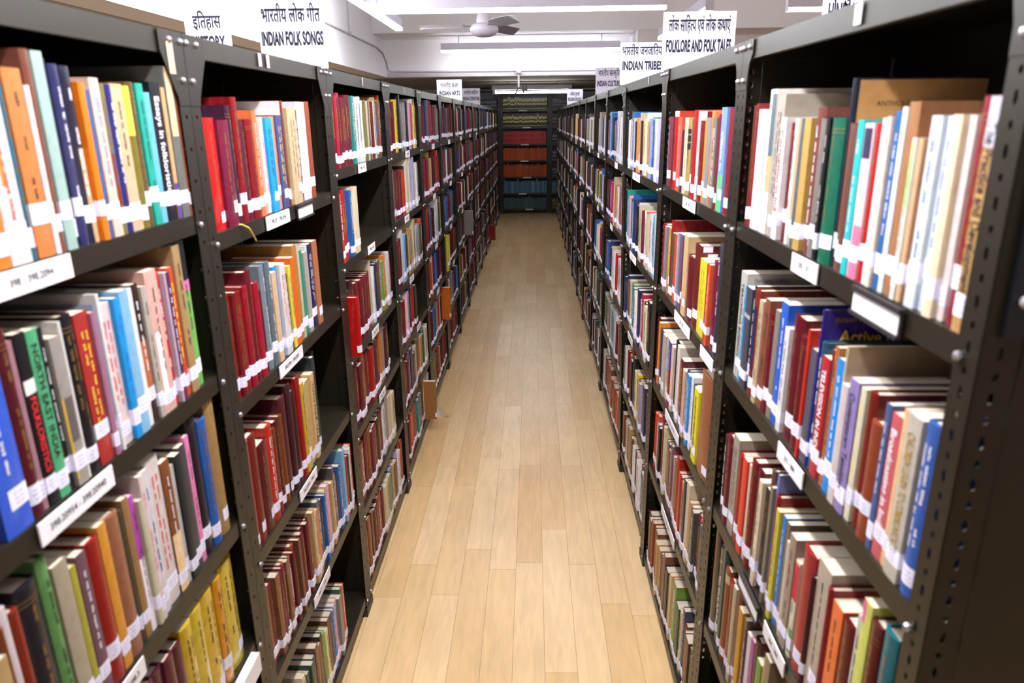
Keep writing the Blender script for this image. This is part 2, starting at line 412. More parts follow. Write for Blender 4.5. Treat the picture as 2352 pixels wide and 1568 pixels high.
LV = {'L0': [1.715, 1.381, 1.031, .704, .37, .06], 'L1': [1.664, 1.279, .887, .514, .085], 'L2': [1.73, 1.405, 1.06, .757, .424, .085], 'L': [1.732, 1.41, 1.075, .76, .42, .1],
      'R0': [1.65, 1.284, .891, .52, .08], 'R1': [1.648, 1.268, .882, .51, .06], 'R2': [1.64, 1.26, .86, .495, .13], 'R': [1.64, 1.265, .875, .5, .1]}
LS = [.46 + .977 * i for i in range(15)]
RS = [.743, 1.757, 2.763, 3.80, 4.877, 5.804, 6.778] + [6.778 + .985 * i for i in range(1, 9)]
LEAN = {2: (0, .165), 3: (.165, 0)}       # the fourth post of the right row leans away
def bay_levels(side, i):
    k = ('L' if side < 0 else 'R') + str(i)
    return LV.get(k, LV[k[0]])
RACK_LABEL = {
 (-1, 0): 'dark steel rack with a peeled tan tape at its top corner', (-1, 1): 'dark steel rack under the INDIAN FOLK SONGS sign', (-1, 2): 'dark steel rack with half empty shelves behind the folk songs rack',
 (1, 0): 'olive steel end rack with perforated posts and a black plate', (1, 1): 'olive steel rack next to the end rack, holding Village in', (1, 2): 'olive steel rack in front of the INDIAN TRIBES sign',
 (-1, 6): 'dark steel rack under the INDIAN ARTS sign', (1, 5): 'steel rack under the INDIAN CULTURE sign', (-1, 9): 'steel rack under the INDIAN LITERATURE sign', (1, 10): 'steel rack under the RELIGIOUS BOOKS sign'}
ORD = ['first', 'second', 'third', 'fourth', 'fifth', 'sixth', 'seventh', 'eighth', 'ninth', 'tenth', 'eleventh', 'twelfth', 'thirteenth', 'fourteenth', 'fifteenth']
RACKS = {}
def rack(side, i, back=False):
    S = LS if side < 0 else RS
    y0, y1 = S[i], S[i + 1]; w = y1 - y0; xa = -AL if side < 0 else AR
    style = 'round' if side < 0 else 'slot'
    t = empty('steel_rack', (xa, y0, 0))
    lab = RACK_LABEL.get((side, i)) or ('steel book rack, %s from the near end of the row under the %s sign' % (ORD[i], 'FOLK SONGS' if side < 0 else 'FOLK TALES'))
    tag(t, lab, 'bookrack', 'steel racks lining the aisle')
    levels = bay_levels(side, i); sx = side
    ln = LEAN.get(i, (0, 0)) if side > 0 else (0, 0)
    for end, yy, lean in (('near', 0, ln[0]), ('far', w, ln[1])):
        u = link('upright', upright_mesh(sx, end, style), t, (0, yy - lean, 0))
        if lean: u.rotation_euler.x = -math.atan(2 * lean / H)
        if i < 5:
            for bm_ in bolts_mesh(sx, end, levels, style): bm_.build('bolt', M['bolt'], u)
        gusset_mesh(sx, end, style).build('gusset_plate', M['steel'] if side > 0 else M['steel_old'], u)
        r = MB(); sy = 1 if end == 'near' else -1
        r.box(sx * (DEPTH + .002), sx * DEPTH, 0, sy * .043, 0, H); r.box(sx * (DEPTH - .041), sx * DEPTH, 0, sy * .002, 0, H)
        r.build('rear_upright', M['steel'], t, (0, yy, 0))
        if i < 7:
            f = MB(); f.box(-sx * .003, sx * .03, sy * .0, sy * .05, 0, .035); f.build('foot', M['dark_iron'], u)
    for z in levels + [H]:
        k = z / H; a = -ln[0] + 2 * ln[0] * k; b = -ln[1] + 2 * ln[1] * k
        link('shelf', shelf_mesh(sx, w + b - a, z == H), t, (0, a, z))
    p = MB(); p.box(sx * (DEPTH - .001), sx * (DEPTH + .001), .004, w - .004, .05, H - .002); p.build('back_panel', M['steel'], t)
    sd = MB(); sd.box(sx * .046, sx * (DEPTH - .045), .004, .006, .03, H - .003); o = sd.build('side_panel', M['steel'], t)
    if ln[0]: o.location = (0, -ln[0], 0); o.rotation_euler.x = -math.atan(2 * ln[0] / H)
    RACKS[(side, i)] = t
    return t
for i in range(14): rack(-1, i)
for i in range(14): rack(1, i)

# shelf cards of the near racks: (side, bay, level, y0, y1, text)
def card_on(side, bay, lev, y0, y1, text, **k):
    t = RACKS[(side, bay)]; S = LS if side < 0 else RS
    return card(t, side, y0 - S[bay], y1 - S[bay], bay_levels(side, bay)[lev] - .001, text, **k)
card_on(-1, 0, 0, .82, .99, '398 - 398.2094'); card_on(-1, 0, 1, .815, .99, '398.20954 - 398.20940'); card_on(-1, 0, 2, .86, .975, '398.2 - 398.3')
card_on(-1, 1, 0, 1.76, 1.934, '398.207 - 398.2094'); card_on(-1, 1, 1, 1.735, 1.926, '398.2094 - 398.2095'); card_on(-1, 1, 2, 1.781, 1.942, '398.20954 - 398.2')
card_on(-1, 1, 3, 1.80, 1.969, '398.21 - 398.6')
card_on(-1, 0, 3, 1.16, 1.36, None, h=.05, out=.02)
card_on(1, 0, 0, 1.196, 1.319, '370 - 371'); card_on(1, 0, 1, 1.153, 1.286, '371 - 384'); card_on(1, 0, 2, 1.131, 1.255, '384 - 384')
card_on(1, 1, 0, 2.145, 2.323, '306 - 307.72'); card_on(1, 1, 1, 2.108, 2.348, '307 - 320'); card_on(1, 1, 2, 2.166, 2.408, '330.954 - 338.954'); card_on(1, 1, 3, 2.13, 2.38, '340 - 350')
card_on(1, 1, 1, 1.814, 1.96, None); card_on(1, 2, 0, 3.285, 3.517, '301 - 305'); card_on(1, 2, 1, 3.297, 3.515, '301 - 301'); card_on(1, 2, 2, 3.30, 3.467, '301 - 305')
def holder(side, bay, lev, y0, y1):
    t = RACKS[(side, bay)]; S = LS if side < 0 else RS; z = bay_levels(side, bay)[lev]
    a, b = y0 - S[bay], y1 - S[bay]
    mb = MB(); mb.box(-side * .0003, -side * .004, a, b, z - .04, z - .001); mb.box(-side * .004, -side * .008, a, b, z - .043, z - .037); mb.box(-side * .004, -side * .008, a, b, z - .008, z)
    h = mb.build('label_holder', M['dark_iron'], t)
    c = MB(); c.box(-side * .004, -side * .005, a + .004, b - .004, z - .037, z - .01); c.build('holder_card', M['card'], h)
holder(1, 0, 0, .905, 1.05); holder(1, 0, 2, 1.29, 1.434); holder(-1, 1, 0, 2.0, 2.14)
rn = random.Random(3)
for i in range(2, 9):
    for lv in range(0, 4):
        s0 = LS[i] + .3 + rn.random() * .2
        card_on(-1, i, lv, s0, s0 + .13, '398.2 - 700' if i < 4 else None)
        if i > 2:
            s0 = RS[i] + .35 + rn.random() * .2; card_on(1, i, lv, s0, s0 + .13, None)
for side, bay, y0, y1 in ((-1, 1, 1.83, 1.85), (-1, 1, 1.885, 1.905), (1, 0, 1.15, 1.175), (-1, 2, 2.93, 2.945), (-1, 3, 3.87, 3.885), (1, 2, 3.15, 3.165)):
    t = RACKS[(side, bay)]; S = LS if side < 0 else RS
    card(t, side, y0 - S[bay], y1 - S[bay], H - .003, None, name='rack_number_sticker', h=.03, mat='tab', out=.001)
# tan tape on the first rack's far gusset
tp = MB(); tp.box(.0018, .0026, .977 - .068, .977 - .045, H - .075, H - .02); tp.build('peeled_tape', new_mat('tan_tape', srgb('c9a98a'), .7), RACKS[(-1, 0)])
# black plate and end sheet of the right row's end
t = RACKS[(1, 0)]
e = MB(); e.box(.046, DEPTH - .002, .0015, .004, .02, H); e.build('end_sheet', M['steel'], t)
e = MB(); e.prism([(.016, -.008), (.27, -.008), (.27, -.002), (.016, -.002)], 1.662, 2.0); pl = e.build('black_plate', M['black_plate'], t)
k = MB(); k.lathe([(.001, 0), (.006, 0), (.008, .003), (.006, .008), (.001, .01)], 0, 0, 16)
k2 = MB(); k2.add([(v[0] + .031, -.008 - v[2], v[1] + 1.703) for v in k.v], k.f); k2.build('white_knob', M['pvc'], pl, smooth=True)

# ---------------------------------------------------------------- hanging and standing signs
def run_mesh(tokens, weight=0.):
    """lays tokens out in a row: a string, or ('half', consonant) for a half form made by cutting off the stem"""
    def width(s):
        v, f = text_mesh(s + 'त'); v2, f2 = text_mesh('त')
        return max(p.x for p in v) - max(p.x for p in v2)
    V = []; F = []; x = 0.
    for tk in tokens:
        half = isinstance(tk, tuple); s = tk[1] if half else tk
        if s.strip():
            vs, fs = text_mesh(s, weight); adv = width(s)
            if half:
                bm = bmesh.new(); bv = [bm.verts.new(p) for p in vs]
                for f in fs:
                    try: bm.faces.new([bv[i] for i in f])
                    except ValueError: pass
                cut = adv * tk[2]
                bmesh.ops.bisect_plane(bm, geom=bm.verts[:] + bm.edges[:] + bm.faces[:], plane_co=(cut, 0, 0), plane_no=(1, 0, 0), clear_outer=True)
                bm.verts.index_update(); vs = [v.co.copy() for v in bm.verts]; fs = [tuple(v.index for v in f.verts) for f in bm.faces]; bm.free(); adv = cut
            o = len(V); V += [Vector((p.x + x, p.y, 0)) for p in vs]; F += [tuple(i + o for i in f) for f in fs]
            x += adv
        else: x += .28 * len(s)
    return V, F

def sign(x0, x1, y, z0, z1, hindi, english, label, hz, ez, hw=.88, ew=.93, base_z=H):
    """white board facing the camera end of the aisle, standing on a rack"""
    w, h = x1 - x0, z1 - z0
    t = MB(); t.box(x0, x1, y, y + .004, z0, z1); t = t.build('section_sign', M['sign']); tag(t, label, 'sign', 'white section signs on the racks')
    f = MB(); f.box(x0 + w * .1, x0 + w * .16, y + .004, y + .05, base_z, base_z + .06); f.box(x0 + w * .84, x0 + w * .9, y + .004, y + .05, base_z, base_z + .06); f.build('stand_tab', M['pvc'], t)
    for nm, (V, F), zc, frac, ch in (('hindi_lettering', run_mesh(hindi, .014), hz, hw, .185), ('english_lettering', text_mesh(english, .036), ez, ew, .2)):
        a, b = min(p.x for p in V), max(p.x for p in V); lo, hi = min(p.y for p in V), max(p.y for p in V)
        sx = w * frac / (b - a); sy = h * ch / (.72 if nm[0] == 'e' else .62)
        cx = (x0 + x1) / 2
        m = MB(); m.add([(cx + (p.x - (a + b) / 2) * sx, y - .0012, z0 + h * zc + p.y * sy) for p in V], F); m.build(nm, M['ink'], t)
    return t
HT = ('half', 'त', .62); HS = ('half', 'स', .72); HN = ('half', 'न', .68)
sign(-.845, -.639, 2.37, 2.045, 2.239, ['भारतीय', ' ', 'लोक', ' ', 'गीत'], 'INDIAN FOLK SONGS', 'large white sign reading INDIAN FOLK SONGS on the near rack', .70, .36)
sign(-1.362, -1.183, 3.0, 2.066, 2.297, ['इ', 'ि', 'तहास'], 'HISTORY', 'white sign reading HISTORY, half hidden behind the rack rail', .75, .43, .62, .72)
sign(-.912, -.673, 7.2, 2.042, 2.243, ['भारतीय', ' ', 'कला'], 'INDIAN ARTS', 'white sign reading INDIAN ARTS on a far rack', .64, .30, .72, .84)
sign(-.95, -.711, 10.2, 2.052, 2.275, ['भारतीय', ' ', 'सा', 'ि', 'ह', HT, 'य'], 'INDIAN LITERATURE', 'small looking sign reading INDIAN LITERATURE beside the ARTS sign', .66, .32, .8, .93)
sign(.471, .73, 2.80, 2.045, 2.246, ['लोक', ' ', 'सा', 'ि', 'ह', HT, 'य', ' ', 'एवं', ' ', 'लोक', ' ', 'कथाएं'], 'FOLKLORE AND FOLK TALES', 'large white sign reading FOLKLORE AND FOLK TALES', .68, .34, .85, .9)
sign(.466, .70, 4.06, 2.052, 2.262, ['भारतीय', ' ', 'जनजा', 'ि', 'तयां'], 'INDIAN TRIBES', 'white sign reading INDIAN TRIBES behind the FOLK TALES sign', .70, .36, .92, .9)
sign(.484, .685, 5.82, 2.052, 2.247, ['भारतीय', ' ', 'सं', HS, 'कृ', 'ि', 'त'], 'INDIAN CULTURE', 'white sign reading INDIAN CULTURE next to the TRIBES sign', .70, .32, .8, .88)
sign(.50, .726, 10.9, 2.052, 2.272, ['धा', 'ि', 'मक', ' ', 'पु', HS, 'तकें'], 'RELIGIOUS BOOKS', 'small white sign reading RELIGIOUS BOOKS at the far end', .6, .28, .6, .85)
sign(1.178, 1.415, 3.2, 2.066, 2.42, ['ि', 'ह', HN, 'दु', HS, 'तानी'], 'HINDUSTANI', 'white sign reading HINDUST, cut off by the end rack rail', .76, .52, .8, .8)

# back to back racks that carry the HISTORY and HINDUSTANI signs
def back_rack(side, y0, w, label):
    xa = (-AL - .402) if side < 0 else (AR + .402)
    t = empty('steel_rack', (xa, y0, 0)); tag(t, label, 'bookrack', 'steel racks backing onto the aisle racks')
    for z in (1.7, 1.33, .96, .58, .1, H): link('shelf', shelf_mesh(side, w, z == H), t, (0, 0, z))
    for end, yy in (('near', 0), ('far', w)):
        link('upright', upright_mesh(side, end, 'round'), t, (0, yy, 0))
        r = MB(); sy = 1 if end == 'near' else -1; r.box(side * (DEPTH + .002), side * (DEPTH - .04), 0, sy * .043, 0, H); r.build('rear_upright', M['steel'], t, (0, yy, 0))
back_rack(-1, 2.414, .977, 'steel rack carrying the HISTORY sign, hidden behind the aisle rack')
back_rack(1, 2.763, 1.0, 'steel rack carrying the HINDUSTANI sign, hidden behind the end rack')

# ---------------------------------------------------------------- far cross rack
FYR = 14.85
FXS = [-1.62, -.64, .345, 1.33]
for i in range(3):
    x0, x1 = FXS[i], FXS[i + 1]; w = x1 - x0
    t = empty('steel_rack', (x0, FYR, 0))
    tag(t, ['far cross rack partly hidden by the INDIAN ARTS row', 'far cross rack facing down the aisle under the tube light', 'far cross rack partly hidden by the RELIGIOUS BOOKS row'][i], 'bookrack', 'racks across the far end')
    for z in (2.04, 1.715, 1.388, 1.066, .739, .416, .098, 2.4):
        b = MB(); b.box(.003, w - .003, .003, .33, z - .002, z); b.box(.003, w - .003, .003, .005, z - .036, z - .002); b.build('shelf', M['steel'], t)
        if z < 2.1:
            xx = w * (.42 + .1 * math.sin(z * 9)); c = MB(); c.box(xx, xx + .16, -.0005, .0028, z - .03, z - .004); c.build('shelf_label', M['card'], t)
    for s in (0, 1):
        b = MB(); xx = 0 if s == 0 else w
        sg = 1 if s == 0 else -1
        b.box(xx, xx + sg * .043, 0, .002, 0, 2.42); b.box(xx, xx + sg * .002, 0, .043, 0, 2.42); b.build('upright', M['steel_old'], t)
        b = MB(); b.box(xx, xx + sg * .043, .328, .33, 0, 2.42); b.box(xx, xx + sg * .002, .29, .33, 0, 2.42); b.build('rear_upright', M['steel_old'], t)
    b = MB(); b.box(.004, w - .004, .331, .333, .05, 2.4); b.build('back_panel', new_mat('pale_grey_sheet', srgb('8d8c98'), .6), t)

# ---------------------------------------------------------------- books
def arc_d(u, t, b): return b * (2 * u / t - 1) ** 2
def outline(t, D, b, c, n):
    """U shaped cover section in (d, u): outer boards and spine, inner recess"""
    out = [(D, 0.)] + [(arc_d(t * k / n, t, b), t * k / n) for k in range(n + 1)] + [(D, t)]
    inn = [(D, t - c), (b + c, t - c), (b + c, c), (D, c)]
    return out + inn
def cover_mesh(mb, side, t, h, D, b, c, n, o=(0, 0, 0), col=None):
    poly = outline(t, D, b, c, n)
    ns = n + 3; N = len(poly)
    # quads between outer and inner lines so that the concave end caps stay clean
    vs = []
    for z in (0, h): vs += [(o[0] + side * d, o[1] + u, o[2] + z) for d, u in poly]
    fs = [(i, (i + 1) % N, N + (i + 1) % N, N + i) for i in range(N)]
    a, bb, cc, dd = ns, ns + 1, ns + 2, ns + 3           # inner points: far/D, far/spine, near/spine, near/D
    caps = [(0, 1, cc, dd), (ns - 1, a, bb, ns - 2)]
    mid = [tuple([cc] + list(range(1, ns - 1)) + [bb])]
    for off, rev in ((0, False), (N, True)):
        for q in caps + mid:
            q = tuple(i + off for i in q); fs.append(q[::-1] if rev else q)
    mb.add(vs, fs, 0, col)

PS = {}
def title_marks(mb, side, t, h, b, rng, lines=1, z_lo=.3, z_hi=.88, cw=.26):
    """unreadable lettering running down a spine: word groups of small strokes"""
    for ln in range(lines):
        u = t * (.5 + (ln - (lines - 1) / 2) * .3); half = t * cw / 2 / max(1, lines * .8)
        half = min(half, .0032)
        z = h * z_hi
        while z > h * z_lo:
            for _ in range(rng.randint(3, 8)):
                dz = rng.uniform(.0012, .0032)
                lo = rng.uniform(.5, 1.)
                u0, u1 = u - half * lo, u + half * rng.uniform(.5, 1.)
                x = [(-side * .0005 + side * arc_d(q, t, b)) for q in (u0, u1)]
                mb.add([(x[0], u0, z), (x[1], u1, z), (x[1], u1, z - dz), (x[0], u0, z - dz)], [(0, 1, 2, 3)])
                z -= dz + .0012
            z -= rng.uniform(.004, .008)
            if rng.random() < .12: z -= h * .12

SHELF_WORD = ['top', 'second', 'third', 'fourth', 'fifth']
LOC = {'L1': 'bay before FOLK SONGS', 'L2': 'FOLK SONGS bay', 'R1': 'perforated end bay', 'R2': 'FOLK TALES bay'}
def make_book(key, side, y, t, h, zb, col, kd, title, phrase, label, xf=None, D=None):
    rng = random.Random(hash(phrase) % 99991 if False else sum(ord(c) * (i + 3) for i, c in enumerate(phrase + key)))
    c = .0026 if kd == 'h' else .0009; c = min(c, t * .2)
    b = min(.0065, .0025 + t * .09) if kd in 'hj' else .0012
    t -= .0006
    D = D or min(.26, max(.135, h * (.64 + rng.random() * .08)))
    xa = -AL - .006 if side < 0 else AR + .006
    if xf is not None: xa = xf
    else: xa += side * rng.uniform(-.003, .006)
    mb = MB(); cover_mesh(mb, side, t, h, D, b, c, 8)
    mats = {'h': M['cloth'], 'p': M['cover'], 'j': M['jacket']}
    o = mb.build('book', mats[kd], None, (xa, y, zb)); o.color = (*[q * .74 for q in srgb(col)], 1)
    tag(o, label, 'book', 'books on the ' + SHELF_WORD[ord(key[2]) - 97] + ' shelf of the ' + LOC[key[:2]] if key[:2] in LOC else 'books jutting out of the far racks')
    e = .003 if kd == 'h' else .0006
    p = MB(); p.box(side * (b + c + .0003), side * (D - e * 1.2), c + .0002, t - c - .0002, e * .6, h - e * 1.15); p.build('pages', M['paper'], o)
    # call number sticker round the foot of the spine
    z0 = rng.uniform(.014, .03) if rng.random() < .75 else rng.uniform(.03, .045); sh = rng.uniform(.023, .029)
    u0, u1 = (-.0003, t + .0003) if t < .045 else (t - .034, t + .0003)
    if side > 0 and t >= .045: u0, u1 = -.0003, .034
    s = MB(); n = 6; top = []; wrap = .009
    uu = [u0 + (u1 - u0) * k / n for k in range(n + 1)]
    prof = [(arc_d(min(max(q, 0), t), t, b) - .0005, q) for q in uu]
    if t < .045: prof = [(b + wrap, u0)] + prof + [(b + wrap, u1)]
    m_ = len(prof)
    s.add([(side * d, q, z0) for d, q in prof] + [(side * d, q, z0 + sh) for d, q in prof], [(i, i + 1, m_ + i + 1, m_ + i) for i in range(m_ - 1)])
    for k in range(3):
        zz = z0 + sh * (.76 - .24 * k); wq = (u1 - u0) * rng.uniform(.4, .7); uc = (u0 + u1) / 2
        for a_, b_ in ((-.5, -.05), (.05, .5)):
            q0, q1 = uc + a_ * wq, uc + b_ * wq
            x0, x1 = [side * (arc_d(min(max(q, 0), t), t, b) - .0009) for q in (q0, q1)]
            s.add([(x0, q0, zz), (x1, q1, zz), (x1, q1, zz - .0024), (x0, q0, zz - .0024)], [(0, 1, 2, 3)], 1)
    s.build('call_number_sticker', [M['sticker'], M['sticker_ink']], o)
    if title.startswith('T:'):
        _, tx, ik = title.split(':')[:3]; tx = tx.replace('_', ' '); z_at = float(title.split(':')[3]) if title.count(':') > 2 else None
        vs, fs = text_mesh(tx, .018)
        x0, x1 = min(v.x for v in vs), max(v.x for v in vs)
        ln = h * (.62 if len(tx) < 15 else .72); hh = min(t * (.75 if len(tx) > 24 else .55) / .74, .024)
        sx = ln / (x1 - x0); sx = min(sx, hh * 1.15); zt = h * .9 if sx * (x1 - x0) > h * .55 else h * .78
        if z_at: zt = h * z_at; sx = min(sx, h * (z_at - .2) / (x1 - x0))
        tm = MB(); tv = []
        for v in vs:
            u = t / 2 + (v.y - .36) * hh * (1 if side < 0 else -1)
            tv.append((-side * .0006 + side * arc_d(min(max(u, 0), t), t, b), u, zt - (v.x - x0) * sx))
        tm.add(tv, fs); tm.build('title_lettering', M[INK[ik]], o)
    elif title in INK:
        tm = MB(); title_marks(tm, side, t, h, b, rng, 1 if t < .03 else rng.choice((1, 2)))
        if title == 'g' and rng.random() < .6:
            for zz in (h * .93, h * .905):
                for k in range(6):
                    q0, q1 = t * k / 6, t * (k + 1) / 6
                    tm.add([(side * (arc_d(q0, t, b) - .0005), q0, zz), (side * (arc_d(q1, t, b) - .0005), q1, zz), (side * (arc_d(q1, t, b) - .0005), q1, zz - .0012), (side * (arc_d(q0, t, b) - .0005), q0, zz - .0012)], [(0, 1, 2, 3)])
        if tm.f: tm.build('title_lettering', M[INK[title]], o)
    return o, xa, D, b, t

